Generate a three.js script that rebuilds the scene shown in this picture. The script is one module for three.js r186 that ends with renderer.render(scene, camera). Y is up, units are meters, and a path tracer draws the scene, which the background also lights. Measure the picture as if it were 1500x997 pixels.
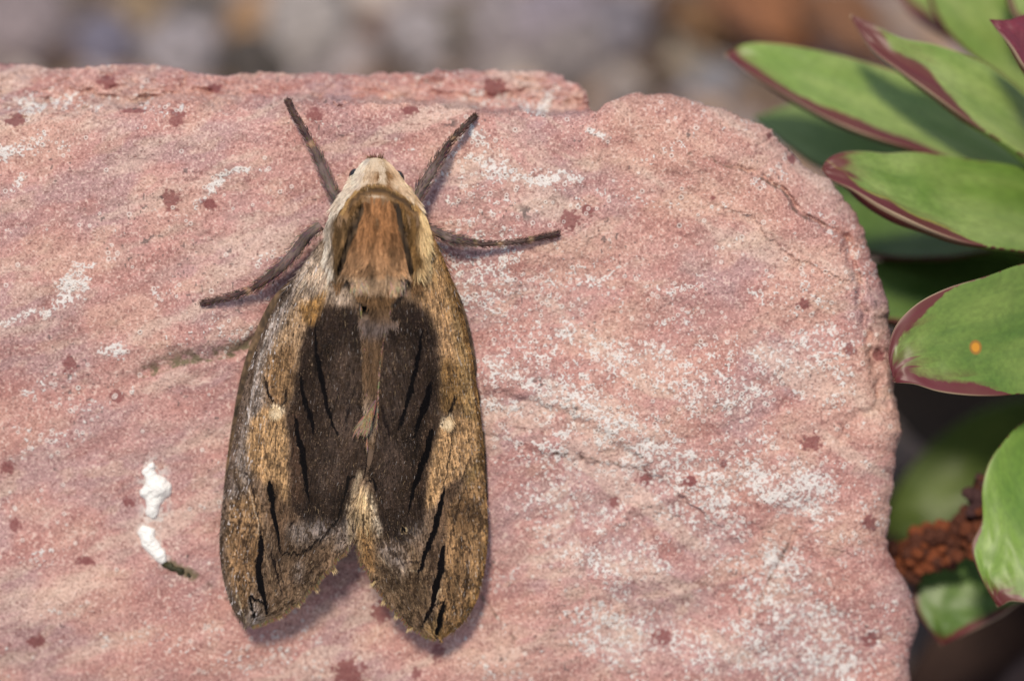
import * as THREE from 'three';

// ------------------------------------------------------------------ camera, sky, sun, exposure
// Lengths below are millimetres in the frame of the tilted stone face (x right, y up the face, z out of it);
// put() turns them into metres in the world (y up).
const DIST = 350, PER_MM = 15, TILT = 50 * Math.PI / 180, HIGH = 95, FOCUS_Z = 3.2;
const V = (x, y, z) => new THREE.Vector3(x, y, z);
const tiltQ = new THREE.Quaternion().setFromAxisAngle(V(1, 0, 0), -TILT);
const S = (px, py, z = 0) => { const k = (DIST - z) / DIST; return V((px - 750) / PER_MM * k, (498.5 - py) / PER_MM * k, z); };
const toWorld = v => v.clone().applyQuaternion(tiltQ).add(V(0, HIGH, 0)).multiplyScalar(0.001);

const scene = new THREE.Scene();
const camera = new THREE.PerspectiveCamera(2 * Math.atan(997 / 2 / PER_MM / DIST) * 180 / Math.PI, 1024 / 680, 0.02, 200);
camera.position.copy(toWorld(V(0, 0, DIST)));
camera.quaternion.copy(tiltQ);
camera.focus = (DIST - FOCUS_Z) / 1000;
camera.userData.fStop = 9.5;

function makeSky() {
  const w = 512, h = 256, d = new Float32Array(w * h * 4);
  for (let j = 0; j < h; j++) for (let i = 0; i < w; i++) {
    const el = ((j + 0.5) / h - 0.5) * Math.PI, az = i / w * Math.PI * 2, t = Math.max(0, Math.sin(el));
    const x = Math.cos(az) * Math.cos(el), z = Math.sin(az) * Math.cos(el);
    const c = Math.min(1, Math.max(0, fbm(x * 2.2 + 9, z * 2.2 + t * 3 + 4, 4, 77) * 2.1 - 0.75));
    let r = 0.26 + 0.30 * Math.pow(1 - t, 3), g = 0.36 + 0.24 * Math.pow(1 - t, 3), b = 0.60 + 0.08 * Math.pow(1 - t, 3);
    r += (0.78 - r) * c; g += (0.78 - g) * c; b += (0.80 - b) * c;
    if (el < 0) { r = 0.2; g = 0.18; b = 0.15; }
    d.set([r * 0.80, g * 0.80, b * 0.80, 1], (j * w + i) * 4);
  }
  const t = new THREE.DataTexture(d, w, h, THREE.RGBAFormat, THREE.FloatType);
  t.mapping = THREE.EquirectangularReflectionMapping; t.magFilter = THREE.LinearFilter; t.needsUpdate = true;
  return t;
}
const sun = new THREE.DirectionalLight(0xfff1dd, 2.7);
sun.position.copy(V(-0.14, 0.46, 1).applyQuaternion(tiltQ).multiplyScalar(1.5));
sun.castShadow = true; sun.shadow.radius = 17; sun.shadow.mapSize.set(4096, 4096);
Object.assign(sun.shadow.camera, { left: -0.25, right: 0.25, top: 0.25, bottom: -0.25, near: 0.2, far: 4 });
scene.add(sun, sun.target);

const renderer = new THREE.WebGLRenderer({ antialias: true });
renderer.toneMapping = THREE.LinearToneMapping;
renderer.toneMappingExposure = 1.17;
renderer.shadowMap.enabled = true;

// ------------------------------------------------------------------ helpers
function rng(a) { return () => { a |= 0; a = a + 0x6D2B79F5 | 0; let t = Math.imul(a ^ a >>> 15, 1 | a); t = t + Math.imul(t ^ t >>> 7, 61 | t) ^ t; return ((t ^ t >>> 14) >>> 0) / 4294967296; }; }
const clamp = (x, a = 0, b = 1) => x < a ? a : x > b ? b : x;
const mix = (a, b, t) => a + (b - a) * t;
const sst = (a, b, x) => { const t = clamp((x - a) / (b - a)); return t * t * (3 - 2 * t); };
let TAB; // value noise lattice
function noise(x, y, s = 0) {
  if (!TAB) { const r = rng(12345); TAB = new Float32Array(65536); for (let i = 0; i < 65536; i++) TAB[i] = r(); }
  x += s * 17.31; y += s * 7.77;
  const xi = Math.floor(x), yi = Math.floor(y); let fx = x - xi, fy = y - yi;
  fx = fx * fx * (3 - 2 * fx); fy = fy * fy * (3 - 2 * fy);
  const x0 = xi & 255, x1 = (xi + 1) & 255, y0 = (yi & 255) << 8, y1 = ((yi + 1) & 255) << 8;
  const a = TAB[y0 | x0], b = TAB[y0 | x1], c = TAB[y1 | x0], d = TAB[y1 | x1];
  return a + (b - a) * fx + (c - a + (a - b - c + d) * fx) * fy;
}
function fbm(x, y, o, s) { let v = 0, a = 0.5, n = 0; for (let i = 0; i < o; i++) { v += a * noise(x, y, s + i * 3.1); n += a; a *= 0.5; x *= 2.03; y *= 2.03; } return v / n; }
function segDist(px, py, a, b) { // [distance, side]
  const dx = b[0] - a[0], dy = b[1] - a[1], t = clamp(((px - a[0]) * dx + (py - a[1]) * dy) / (dx * dx + dy * dy));
  const ex = px - a[0] - dx * t, ey = py - a[1] - dy * t;
  return [Math.hypot(ex, ey), Math.sign(dx * ey - dy * ex)];
}
function lineDist(px, py, pts) { let best = 1e9, s = 1; for (let i = 0; i + 1 < pts.length; i++) { const r = segDist(px, py, pts[i], pts[i + 1]); if (r[0] < best) { best = r[0]; s = r[1]; } } return [best, s]; }
const P2 = a => { const o = []; for (let i = 0; i < a.length; i += 2) o.push([a[i], a[i + 1]]); return o; };
const P3 = a => { const o = []; for (let i = 0; i < a.length; i += 3) o.push(V(a[i], a[i + 1], a[i + 2])); return o; };
function curve3(pts) { const c = new THREE.CatmullRomCurve3(pts, false, 'centripetal'); return c; }
const lin = (r, g, b) => { const c = new THREE.Color().setRGB(r / 255, g / 255, b / 255, THREE.SRGBColorSpace); return [c.r, c.g, c.b]; };
const toS = x => x <= 0.0031308 ? 12.92 * x : 1.055 * Math.pow(x, 1 / 2.4) - 0.055;
function table(keys) { return x => { if (x <= keys[0][0]) return keys[0].slice(1); for (let i = 0; i + 1 < keys.length; i++) if (x <= keys[i + 1][0]) { const t = (x - keys[i][0]) / (keys[i + 1][0] - keys[i][0]); return keys[i].slice(1).map((v, k) => mix(v, keys[i + 1][k + 1], t)); } return keys[keys.length - 1].slice(1); }; }

class MB { // collects a mesh in millimetres
  constructor() { this.p = []; this.n = []; this.u = []; this.c = []; this.i = []; }
  get count() { return this.p.length / 3; }
  v(p, u, v, c) { this.p.push(p.x, p.y, p.z); if (u !== undefined) this.u.push(u, v); if (c) this.c.push(c[0], c[1], c[2]); return this.count - 1; }
  grid(nu, nv, f, flip) { // f(i,j) -> [Vector3,u,v,col]
    const s = this.count; for (let j = 0; j <= nv; j++) for (let i = 0; i <= nu; i++) this.v(...f(i / nu, j / nv, i, j));
    for (let j = 0; j < nv; j++) for (let i = 0; i < nu; i++) { const a = s + j * (nu + 1) + i, b = a + 1, c = a + nu + 1, d = c + 1; flip ? this.i.push(a, c, b, b, c, d) : this.i.push(a, b, c, b, d, c); }
  }
  geo(base) {
    const g = new THREE.BufferGeometry(), p = new Float32Array(this.p), b = base || V(0, 0, 0);
    for (let i = 0; i < p.length; i += 3) { p[i] = (p[i] - b.x) * 0.001; p[i + 1] = (p[i + 1] - b.y) * 0.001; p[i + 2] = (p[i + 2] - b.z) * 0.001; }
    g.setAttribute('position', new THREE.BufferAttribute(p, 3));
    if (this.u.length) g.setAttribute('uv', new THREE.BufferAttribute(new Float32Array(this.u), 2));
    if (this.c.length) g.setAttribute('color', new THREE.BufferAttribute(new Float32Array(this.c), 3));
    g.setIndex(this.i);
    if (this.n.length) g.setAttribute('normal', new THREE.BufferAttribute(new Float32Array(this.n), 3)); else g.computeVertexNormals();
    return g;
  }
}
const used = {};
function numbered(name) { const n = used[name] = (used[name] ?? -1) + 1; return n ? name + '_' + String(n).padStart(3, '0') : name; }
function thing(name, label, category, base, group) { // base: mm in the stone frame
  const o = new THREE.Group(); o.name = numbered(name); o.position.copy(toWorld(base)); o.quaternion.copy(tiltQ);
  o.userData = { label, category }; if (group) o.userData.group = group; o.base = base; scene.add(o); return o;
}
function part(name, geo, mat, parent, label) { const m = new THREE.Mesh(geo, mat); m.name = name; m.castShadow = m.receiveShadow = true; if (label) m.userData.label = label; parent.add(m); return m; }
function dataTex(w, h, d, srgb, wrap) {
  const t = new THREE.DataTexture(d, w, h, THREE.RGBAFormat, THREE.UnsignedByteType);
  if (srgb) t.colorSpace = THREE.SRGBColorSpace; t.magFilter = THREE.LinearFilter; t.minFilter = THREE.LinearMipmapLinearFilter; t.generateMipmaps = true;
  if (wrap) t.wrapS = t.wrapT = wrap; t.needsUpdate = true; return t;
}
scene.background = makeSky(); scene.environment = scene.background;

// ------------------------------------------------------------------ the ground
const earthMat = (() => {
  const n = 512, d = new Uint8Array(n * n * 4), b = new Uint8Array(n * n * 4);
  for (let j = 0; j < n; j++) for (let i = 0; i < n; i++) {
    const per = (x, y, f, s) => { // tileable by blending
      const u = x / n, v = y / n, q = (a, c) => fbm(a * f, c * f, 4, s);
      return (q(u, v) * (1 - u) + q(u - 1, v) * u) * (1 - v) + (q(u, v - 1) * (1 - u) + q(u - 1, v - 1) * u) * v;
    };
    const a = per(i, j, 6, 3), e = per(i, j, 40, 8), k = 0.5 + a * 0.8 + (e - 0.5) * 0.8;
    d.set([clamp(0.42 * k, 0, 1) * 255, clamp(0.37 * k) * 255, clamp(0.34 * k) * 255, 255], (j * n + i) * 4);
    const hh = clamp(e * 0.8 + a * 0.2) * 255; b.set([hh, hh, hh, 255], (j * n + i) * 4);
  }
  return new THREE.MeshStandardMaterial({ map: dataTex(n, n, d, true, THREE.RepeatWrapping), bumpMap: dataTex(n, n, b, false, THREE.RepeatWrapping), bumpScale: 0.004, roughness: 1 });
})();
{
  const g = new THREE.PlaneGeometry(120, 120, 1, 1); g.rotateX(-Math.PI / 2);
  const uv = g.attributes.uv; for (let i = 0; i < uv.count; i++) uv.setXY(i, uv.getX(i) * 120 / 0.12, uv.getY(i) * 120 / 0.12);
  const m = new THREE.Mesh(g, earthMat); m.name = 'ground'; m.receiveShadow = true; m.userData.kind = 'structure'; scene.add(m);
}
// a point on the ground (metres) under a spot of the far strip
function groundAt(px, py, y = 0) { const a = toWorld(V(0, 0, DIST)), d = toWorld(S(px, py, 0)).sub(a); return a.clone().addScaledVector(d, (y - a.y) / d.y); }

function lumpGeo(seed, sx, sy, sz, detail = 3, rough = 0.35) {
  const g0 = new THREE.IcosahedronGeometry(1, detail), p = g0.attributes.position, n = V(0, 0, 0);
  for (let i = 0; i < p.count; i++) {
    n.fromBufferAttribute(p, i).normalize();
    const k = 1 + rough * (fbm(n.x * 1.3 + 5 + seed * 3.7, n.y * 1.3 + n.z * 1.7 + 9, 3, seed) - 0.5) * 2 - rough * 0.5 * Math.max(0, fbm(n.y * 2 + seed, n.z * 2 + n.x, 2, seed + 9) - 0.55);
    p.setXYZ(i, n.x * k * sx, n.y * k * sy, n.z * k * sz);
  }
  g0.computeVertexNormals(); return g0;
}
const speckTex = (() => {
  const n = 256, d = new Uint8Array(n * n * 4);
  for (let j = 0; j < n; j++) for (let i = 0; i < n; i++) { const k = clamp(0.62 + 0.5 * (fbm(i / 30, j / 30, 3, 21) - 0.5) + 0.5 * (noise(i / 2.2, j / 2.2, 5) - 0.5)); d.set([k * 255, k * 250, k * 245, 255], (j * n + i) * 4); }
  return dataTex(n, n, d, true, THREE.RepeatWrapping);
})();
const pebbleMat = c => new THREE.MeshStandardMaterial({ color: new THREE.Color(...lin(...c)).multiplyScalar(1.65), map: speckTex, roughness: 0.9 });
const shapes = [1, 2, 3, 4, 5].map(s => lumpGeo(s, 1, 0.72, 0.85, 4, 0.3));
{ // gravel nobody could count
  const r = rng(5), N = 6500, im = new THREE.InstancedMesh(lumpGeo(7, 1, 0.7, 0.9, 2, 0.3), new THREE.MeshStandardMaterial({ color: 0xffffff, roughness: 0.95 }), N), m = new THREE.Matrix4(), q = new THREE.Quaternion(), c = new THREE.Color();
  const pal = [[150, 140, 138], [128, 116, 112], [172, 160, 152], [140, 118, 100], [165, 138, 116], [108, 98, 95], [158, 150, 156], [120, 96, 80]];
  for (let i = 0; i < N; i++) {
    const near = i < 3500, x = near ? (r() - 0.5) * 0.26 : (r() - 0.5) * 0.5, z = near ? -0.10 - r() * 0.14 : -0.36 + r() * 0.5;
    const s = 0.0010 + 0.0035 * Math.pow(r(), 2.5); q.setFromEuler(new THREE.Euler(r() * 0.6, r() * 6.3, r() * 0.6));
    m.compose(V(x, s * 0.35, z), q, V(s, s, s)); im.setMatrixAt(i, m);
    const k = pal[Math.floor(r() * pal.length)], l = 0.75 + r() * 0.5; c.setRGB(...lin(...k).map(v => v * l)); im.setColorAt(i, c);
  }
  im.name = 'gravel'; im.castShadow = im.receiveShadow = true; im.userData = { kind: 'stuff', label: 'small mixed grey and tan gravel covering the ground behind the stone', category: 'gravel' }; scene.add(im);
}
// larger blurred pebbles: pixel of the far strip, size in mm, colour, label
[[40, 40, 6.5, [160, 148, 152], 'pale mauve blurred pebble in the far upper left corner'],
 [112, 36, 4.0, [112, 98, 88], 'dark brown blurred pebble right of the pale mauve corner pebble'],
 [150, 60, 4.2, [128, 126, 146], 'bluish grey blurred pebble behind the left end of the red stone'],
 [200, 26, 4.5, [158, 138, 112], 'tan blurred pebble between bluish grey and dark grey pebbles'],
 [286, 30, 4.4, [98, 92, 88], 'dark grey blurred pebble above the long pale pebble'],
 [262, 74, 5.2, [172, 166, 172], 'long pale mauve blurred pebble just behind the stone edge'],
 [375, 36, 4.2, [184, 148, 112], 'orange tan blurred pebble behind the left half of the stone'],
 [380, 92, 4.4, [84, 78, 74], 'darkest blurred pebble touching the far edge line of the stone'],
 [448, 36, 6.2, [180, 174, 172], 'light grey round blurred pebble right of the orange tan one'],
 [560, 44, 3.4, [124, 98, 84], 'upright reddish brown blurred pebble left of the white grey one'],
 [612, 52, 4.6, [178, 172, 176], 'white grey upright blurred pebble above the middle of the stone'],
 [666, 40, 4.2, [112, 102, 88], 'olive brown blurred pebble right of the white grey upright one'],
 [732, 34, 5.0, [164, 156, 160], 'mauve grey blurred pebble above the legs of the moth'],
 [812, 26, 6.0, [158, 150, 162], 'large lilac grey blurred pebble at the top of the picture'],
 [832, 84, 5.6, [150, 142, 142], 'grey blurred pebble behind the notch in the stone edge'],
 [905, 44, 5.4, [134, 130, 140], 'slate grey blurred pebble left of the brown dry leaves'],
 [958, 98, 4.0, [98, 82, 70], 'dark brown blurred pebble behind the top right hump of the stone'],
 [1010, 84, 4.4, [176, 164, 148], 'cream blurred pebble below the brown dry leaves'],
 [1052, 128, 4.0, [146, 148, 158], 'pale bluish blurred pebble under the tip of the long leaf'],
 [1104, 158, 4.0, [134, 114, 98], 'brown blurred pebble between the stone and the lowest long leaf'],
].forEach(([px, py, s, c, label], i) => {
  const m = new THREE.Mesh(shapes[i % 5], pebbleMat(c)); m.name = numbered('pebble'); m.position.copy(groundAt(px, py, s * 0.0005)); m.scale.set(s * 0.0013, s * 0.0011, s * 0.0014); m.rotation.y = i * 1.7;
  m.castShadow = m.receiveShadow = true; m.userData = { label, category: 'pebble', group: 'blurred pebbles on the ground behind the stone' }; scene.add(m);
});

// ------------------------------------------------------------------ the red sandstone
const OUT = P2([-330, 200, -300, 120, -120, 98, 0, 93, 40, 93, 80, 102, 130, 95, 180, 93, 240, 97, 275, 102, 300, 109, 345, 108, 400, 106, 470, 105, 520, 109, 600, 107, 660, 104, 740, 103, 790, 104, 820, 114, 850, 127, 863, 143, 867, 158, 876, 160, 890, 149, 915, 140, 950, 136, 1000, 140, 1050, 157, 1090, 171, 1125, 188, 1150, 213, 1175, 240, 1210, 262, 1240, 290, 1262, 325, 1275, 370, 1287, 405, 1300, 450, 1307, 500, 1310, 555, 1318, 600, 1320, 640, 1310, 680, 1307, 730, 1301, 790, 1310, 825, 1325, 850, 1340, 875, 1342, 930, 1331, 960, 1335, 997, 1330, 1090, 1200, 1230, 600, 1330, -100, 1280, -350, 1000, -390, 560]);
const CX = 560, CY = 560;
const outline = (() => { const c = new THREE.CatmullRomCurve3(OUT.map(p => V(p[0], p[1], 0)), true, 'centripetal'); return c.getPoints(1400).map(p => { const k = 1 + (11 * (fbm(p.x / 26, p.y / 26, 3, 140) - 0.5) + 5 * (fbm(p.x / 7, p.y / 7, 2, 141) - 0.5)) / Math.hypot(p.x - CX, p.y - CY); return [CX + (p.x - CX) * k, CY + (p.y - CY) * k]; }); })();
const FRONT = P2([-400, 190, 0, 180, 60, 174, 120, 172, 200, 168, 290, 158, 330, 163, 420, 149, 500, 152, 560, 149, 640, 152, 700, 161, 760, 164, 820, 167, 868, 164, 872, 100]);
const CRACK = P2([222, 549, 260, 534, 300, 528, 340, 521, 372, 503]);
const FRACT = P2([690, 566, 760, 580, 830, 598, 890, 634, 950, 684, 990, 718]);
const FRACT2 = P2([700, 632, 740, 640, 800, 662, 880, 676, 940, 690]);
const RIDGE = P2([985, 728, 930, 745, 880, 782, 845, 828, 815, 880, 785, 940]);
const FACET = P2([1010, 225, 1060, 240, 1100, 252, 1148, 275, 1162, 300, 1190, 322, 1245, 348]);
const SIDE = P2([1240, 345, 1256, 400, 1264, 460, 1280, 520, 1288, 580]);
const NOTCH = P2([1300, 592, 1262, 606, 1240, 622, 1234, 646]);
const HAIRL = [P2([706, 876, 730, 905, 750, 932, 790, 962]), P2([276, 838, 318, 864, 352, 908]), P2([40, 905, 110, 908, 160, 894, 262, 862]), P2([1172, 776, 1134, 838, 1112, 884, 1122, 910]), P2([160, 640, 240, 650, 330, 640]), P2([130, 136, 206, 147, 258, 138, 270, 116]), P2([-20, 166, 36, 158, 70, 150]), P2([690, 150, 730, 140, 775, 150])];
function outDist(px, py) { return lineDist(px, py, OUT)[0]; }
function rockBase(px, py) {
  const t = (py - 430) / 15;
  let z = t > 0 ? -0.085 * t - 0.0016 * t * t : -0.012 * t;
  z += -0.0000012 * Math.pow(px - 640, 2) * 0.6;
  return z;
}
function rockZ(px0, py0, dOut) {
  const px = px0 + 9 * (noise(px0 / 16, py0 / 16, 33) - 0.5) + 4 * (noise(px0 / 5, py0 / 5, 34) - 0.5), py = py0 + 9 * (noise(px0 / 16, py0 / 16, 35) - 0.5) + 4 * (noise(px0 / 5, py0 / 5, 36) - 0.5);
  let z = rockBase(px, py);
  // rear ledge: a lower stratum behind the front edge
  if (px < 874) {
    const [d, s] = lineDist(px, py, FRONT), sd = s < 0 ? d : -d, l = sst(200, 640, px), w = mix(26, 7, l);
    const drop = mix(2.2, 6.2, l) * sst(880, 852, px), k = sst(-w * 0.3, w, sd);
    z -= drop * k;
    if (sd > 0) { z -= sd / 15 * mix(0.9, 0.5, l) * sst(0, 20, sd); z += 0.9 * (fbm(px / 26, py / 9, 3, 31) - 0.5) * sst(0, 14, sd) * 2; }
    const R = mix(44, 30, l), e = clamp(1 + sd / R); z -= mix(0.7, 1.3, l) * e * e * sst(880, 852, px);
  }
  // rounding to the outer edge
  const R = mix(22, mix(mix(85, 46, sst(250, 620, py)), 52, sst(620, 720, py)), sst(870, 950, px)), d = dOut ?? outDist(px, py);
  if (d < R) { const q = 1 - d / R; z -= (R / 15) * (1 - Math.sqrt(Math.max(0, 1 - q * q))) * 0.9; }
  // relief
  z += 2.3 * (fbm(px / 190 + py / 420, py / 140, 2, 1) - 0.5) + 0.62 * (fbm(px / 60 + py / 110, py / 32, 3, 2) - 0.5) + 0.22 * (fbm(px / 13, py / 11, 3, 3) - 0.5);
  let c = lineDist(px, py, CRACK);
  if (c[0] < 60) { const sd = c[1] < 0 ? c[0] : -c[0]; z -= 0.75 * Math.exp(-Math.pow(sd > 0 ? sd / 16 : sd / 3.2, 2)); }
  c = lineDist(px, py, FRACT);
  if (c[0] < 140) { const sd = c[1] * c[0]; z -= 0.5 * sst(-9, 9, sd) * Math.exp(-Math.max(sd, 0) / 90) * sst(660, 720, px) * sst(140, 100, c[0]); }
  c = lineDist(px, py, FRACT2);
  if (c[0] < 60) { const sd = c[1] * c[0]; z -= 0.28 * sst(-5, 6, sd) * Math.exp(-Math.max(sd, 0) / 26); }
  c = lineDist(px, py, RIDGE);
  if (c[0] < 80) { z += 0.42 * Math.exp(-Math.pow(c[0] / 15, 2)); const sd = c[1] * c[0]; z -= 0.25 * sst(-4, 12, -sd) * Math.exp(-Math.max(-sd, 0) / 40); }
  c = lineDist(px, py, FACET);
  if (c[0] < 60) { z -= 0.6 * Math.exp(-Math.pow(c[0] / 4.2, 2)) * sst(1000, 1120, px) * (0.4 + noise(px / 14, py / 14, 6)); const sd = c[1] * c[0]; z += 0.55 * sst(0, 10, sd) * Math.exp(-Math.max(sd, 0) / 60) * sst(1000, 1090, px); }
  c = lineDist(px, py, SIDE);
  if (c[0] < 50) { z -= 0.8 * Math.exp(-Math.pow(c[0] / 7, 2)) * (0.5 + noise(px / 9, py / 14, 4)); }
  c = lineDist(px, py, NOTCH);
  if (c[0] < 40) z -= 0.45 * Math.exp(-Math.pow(c[0] / 8, 2));
  HAIRL.forEach((h, i) => { const d2 = lineDist(px, py, h)[0]; if (d2 < 16) z -= (i === 3 ? 0.3 : i > 4 ? 0.7 : 0.16) * Math.exp(-Math.pow((d2 + 2 * (noise(px / 6, py / 6, 9) - 0.5)) / (i > 4 ? 6 : 3.2), 2)); });
  return z;
}
const stoneBase = V(0, 0, -60);
const stone = thing('sandstone_slab', 'big weathered pink red sandstone slab that the brown moth rests on', 'stone', stoneBase);
{
  const TW = 2048, TH = 1376, X0 = -20, Y0 = 85, WPX = 1370, HPX = 920, k = TW / WPX;
  const lich = [[0, 476, 70, 458, 8, .95], [88, 442, 112, 408, 16, .8], [112, 408, 172, 380, 6, .5], [0, 232, 62, 198, 16, .85], [0, 288, 34, 262, 10, .6], [286, 288, 322, 270, 9, .85], [326, 262, 388, 248, 9, .8], [228, 428, 262, 418, 10, .6], [150, 512, 190, 516, 10, .85], [20, 580, 80, 540, 9, .6], [68, 598, 112, 590, 6, .5], [0, 152, 84, 142, 17, .85], [84, 142, 130, 150, 12, .6], [20, 636, 62, 640, 7, .5], [110, 616, 142, 606, 7, .6], [200, 150, 262, 160, 10, .6], [690, 205, 728, 250, 22, .95], [712, 264, 852, 262, 11, .85], [650, 252, 692, 238, 10, .6], [868, 196, 890, 198, 8, 1], [700, 352, 760, 420, 32, .7], [664, 400, 764, 482, 40, .7], [740, 472, 900, 392, 32, .62], [780, 500, 900, 560, 42, .62], [740, 540, 860, 602, 28, .95], [860, 602, 960, 682, 36, .95], [940, 652, 1060, 722, 40, .8], [950, 420, 1042, 410, 10, .6], [1000, 470, 1062, 560, 32, .5], [900, 640, 1004, 560, 50, .5], [1084, 690, 1184, 724, 46, .95], [1000, 742, 1132, 832, 40, .6], [1130, 832, 1250, 972, 36, .9], [1204, 742, 1292, 762, 32, .5], [896, 764, 962, 820, 26, .5], [1040, 862, 1122, 902, 30, .45], [1150, 902, 1222, 992, 44, .85], [700, 592, 900, 652, 18, .6], [1190, 316, 1250, 352, 10, .6], [1256, 360, 1270, 420, 12, .5], [780, 150, 810, 128, 14, .8], [690, 132, 770, 140, 12, .5], [940, 380, 960, 420, 12, .3], [170, 350, 260, 300, 22, .3], [300, 460, 340, 480, 22, .45], [260, 500, 300, 520, 16, .4], [1020, 990, 1100, 960, 24, .5], [760, 440, 800, 300, 40, .3], [1000, 320, 1120, 330, 30, .22]];
  const spots = [[250, 292, 14], [305, 298, 9], [100, 533, 11], [170, 580, 9], [258, 170, 11], [20, 173, 12], [187, 735, 8], [836, 322, 14], [861, 308, 9], [600, 160, 10], [1165, 230, 8], [1130, 195, 5], [1178, 445, 9], [1190, 648, 14], [900, 735, 8], [968, 932, 13], [642, 956, 11], [508, 985, 22], [1274, 766, 12], [1276, 935, 12], [125, 822, 10], [20, 768, 9], [8, 684, 10], [308, 124, 9], [148, 113, 12], [725, 120, 16], [1044, 290, 4], [560, 895, 16], [1290, 520, 8], [1245, 512, 9], [1010, 705, 9], [1060, 680, 6], [944, 700, 10], [52, 940, 10], [610, 985, 8], [460, 168, 10]];
  const col = new Uint8Array(TW * TH * 4), hgt = new Float32Array(TW * TH), rr = rng(99);
  const C = { pink: [.50, .272, .240], mauve: [.42, .255, .245], orange: [.55, .33, .258], deep: [.36, .165, .145], white: [.69, .655, .62], lgrey: [.55, .47, .42], spot: [.20, .058, .056], black: [.10, .075, .07], dirt: [.16, .13, .075] };
  const L = new Float32Array(TW * TH);
  for (let j = 0; j < TH; j++) for (let i = 0; i < TW; i++) {
    const tx = X0 + i / k, ty = Y0 + j / k, zz = rockBase(tx, ty), kk = (DIST - zz) / DIST, px = 750 + (tx - 750) / kk, py = 498.5 + (ty - 498.5) / kk, o = j * TW + i;
    const wx = px + 26 * (noise(px / 34, py / 34, 11) - 0.5), wy = py + 26 * (noise(px / 34, py / 34, 12) - 0.5);
    let l = 0;
    for (const s of lich) { if (px < Math.min(s[0], s[2]) - 70 || px > Math.max(s[0], s[2]) + 70 || py < Math.min(s[1], s[3]) - 70 || py > Math.max(s[1], s[3]) + 70) continue; const d = segDist(wx, wy, [s[0], s[1]], [s[2], s[3]])[0] / (s[4] * (s[4] > 20 ? 1.7 : 1.25)); if (d < 1.6) l = Math.max(l, s[5] * (s[4] > 20 ? 0.86 : 0.95) * Math.pow(1 - sst(0, 1.6, d), 1.2) * (0.72 + 0.5 * noise(px / 26, py / 22, 43))); }
    l = Math.max(l, 0.42 * sst(0.52, 0.75, fbm(px / 70 + py / 50, py / 40, 3, 41)), 0.62 * sst(0.42, 0.7, fbm(px / 80 - py / 130, py / 60, 3, 42)) * sst(660, 800, px) * sst(300, 480, py) * sst(1330, 1200, px));
    L[o] = l;
    const a = fbm(px / 120 + py / 300, py / 80, 3, 51), b = fbm(px / 48 + py / 60, py / 30, 3, 52), g1 = noise(px / 2.7, py / 2.7, 53), g2 = noise(px / 1.5, py / 1.5, 54), g3 = noise(px / 6.2, py / 6.2, 55);
    let c = C.pink.slice(); const mixTo = (q, t) => { c[0] += (q[0] - c[0]) * t; c[1] += (q[1] - c[1]) * t; c[2] += (q[2] - c[2]) * t; };
    mixTo(C.mauve, 0.9 * sst(0.48, 0.64, a)); mixTo([.36, .23, .20], 0.5 * sst(0.54, 0.7, fbm(px / 36 + py / 90, py / 22, 3, 58))); mixTo(C.orange, clamp(0.75 * sst(0.5, 0.3, a) + 0.75 * sst(860, 1040, px) * sst(420, 240, py)) * 0.9);
    mixTo(C.deep, 0.55 * sst(0.58, 0.78, b)); mixTo([.58, .40, .30], 0.4 * sst(0.40, 0.25, b));
    { const rt = px > 690 + 0.2 * py, ac = rt ? -0.58 * px + 0.81 * py : 0.34 * px + 0.94 * py, al = rt ? 0.81 * px + 0.58 * py : 0.94 * px - 0.34 * py, bd = fbm(ac / 30 + 0.5 * noise(px / 40, py / 40, 44), al / 150, 4, rt ? 45 : 46); mixTo([.62, .47, .38], 0.5 * sst(0.54, 0.72, bd)); mixTo([.40, .175, .145], 0.42 * sst(0.46, 0.28, bd)); }
    let m = 0.53 + 0.42 * g1 + 0.37 * g2 + 0.14 * g3; c = c.map(v => v * m);
    mixTo([.66, .50, .43], 0.7 * sst(0.74, 0.9, g1) + 0.6 * sst(0.80, 0.93, g2)); mixTo([.24, .095, .085], 0.6 * sst(0.2, 0.08, g1) + 0.3 * sst(0.16, 0.05, g2));
    // pale crust in specks
    const fs = 0.42 * noise(px / 4.2, py / 4.2, 61) + 0.36 * noise(px / 2.2, py / 2.2, 62) + 0.22 * noise(px / 17, py / 15, 63), th = 0.86 - 0.46 * l;
    const w = sst(th - 0.03, th + 0.07, fs) * sst(0.05, 0.2, l); mixTo(C.lgrey, 0.30 * sst(0.45, 1, l)); mixTo(C.white, Math.min(1, w * (0.5 + 0.8 * g2)));
    { const d = Math.min(segDist(px, py, [222, 690], [226, 752])[0] / 26, segDist(px, py, [212, 778], [236, 818])[0] / 15); if (d < 1.4) mixTo([.74, .71, .66], 0.5 * sst(1.2, 0.5, d) * sst(0.46, 0.64, fbm(px / 7, py / 7, 3, 86))); const e = segDist(px, py, [246, 826], [282, 842])[0]; if (e < 14) mixTo([.11, .10, .04], 0.8 * sst(11, 3, e + 8 * (fbm(px / 5, py / 5, 2, 87) - 0.5))); }
    // dark red spots
    for (const s of spots) { const d = Math.hypot(px - s[0], py - s[1]); if (d < s[2] * 2.4) { const h0 = noise(s[0] * 0.37, s[1] * 0.41, 72), e = Math.hypot((px - s[0]) / (0.8 + 0.5 * h0), (py - s[1]) * (0.8 + 0.7 * h0)) / s[2] + 0.8 * (fbm(px / 5, py / 5, 3, 71 + s[2]) - 0.5) * 2; mixTo(C.spot, (0.78 + 0.17 * h0) * sst(1.3, 0.75, e)); } }
    if (Math.abs(py - 161) < 9 && Math.abs(px - 195) < 30) mixTo(C.spot, 0.8 * sst(1.1, 0.7, Math.hypot((px - 195) / 22, (py - 161) / 4)));
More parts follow.
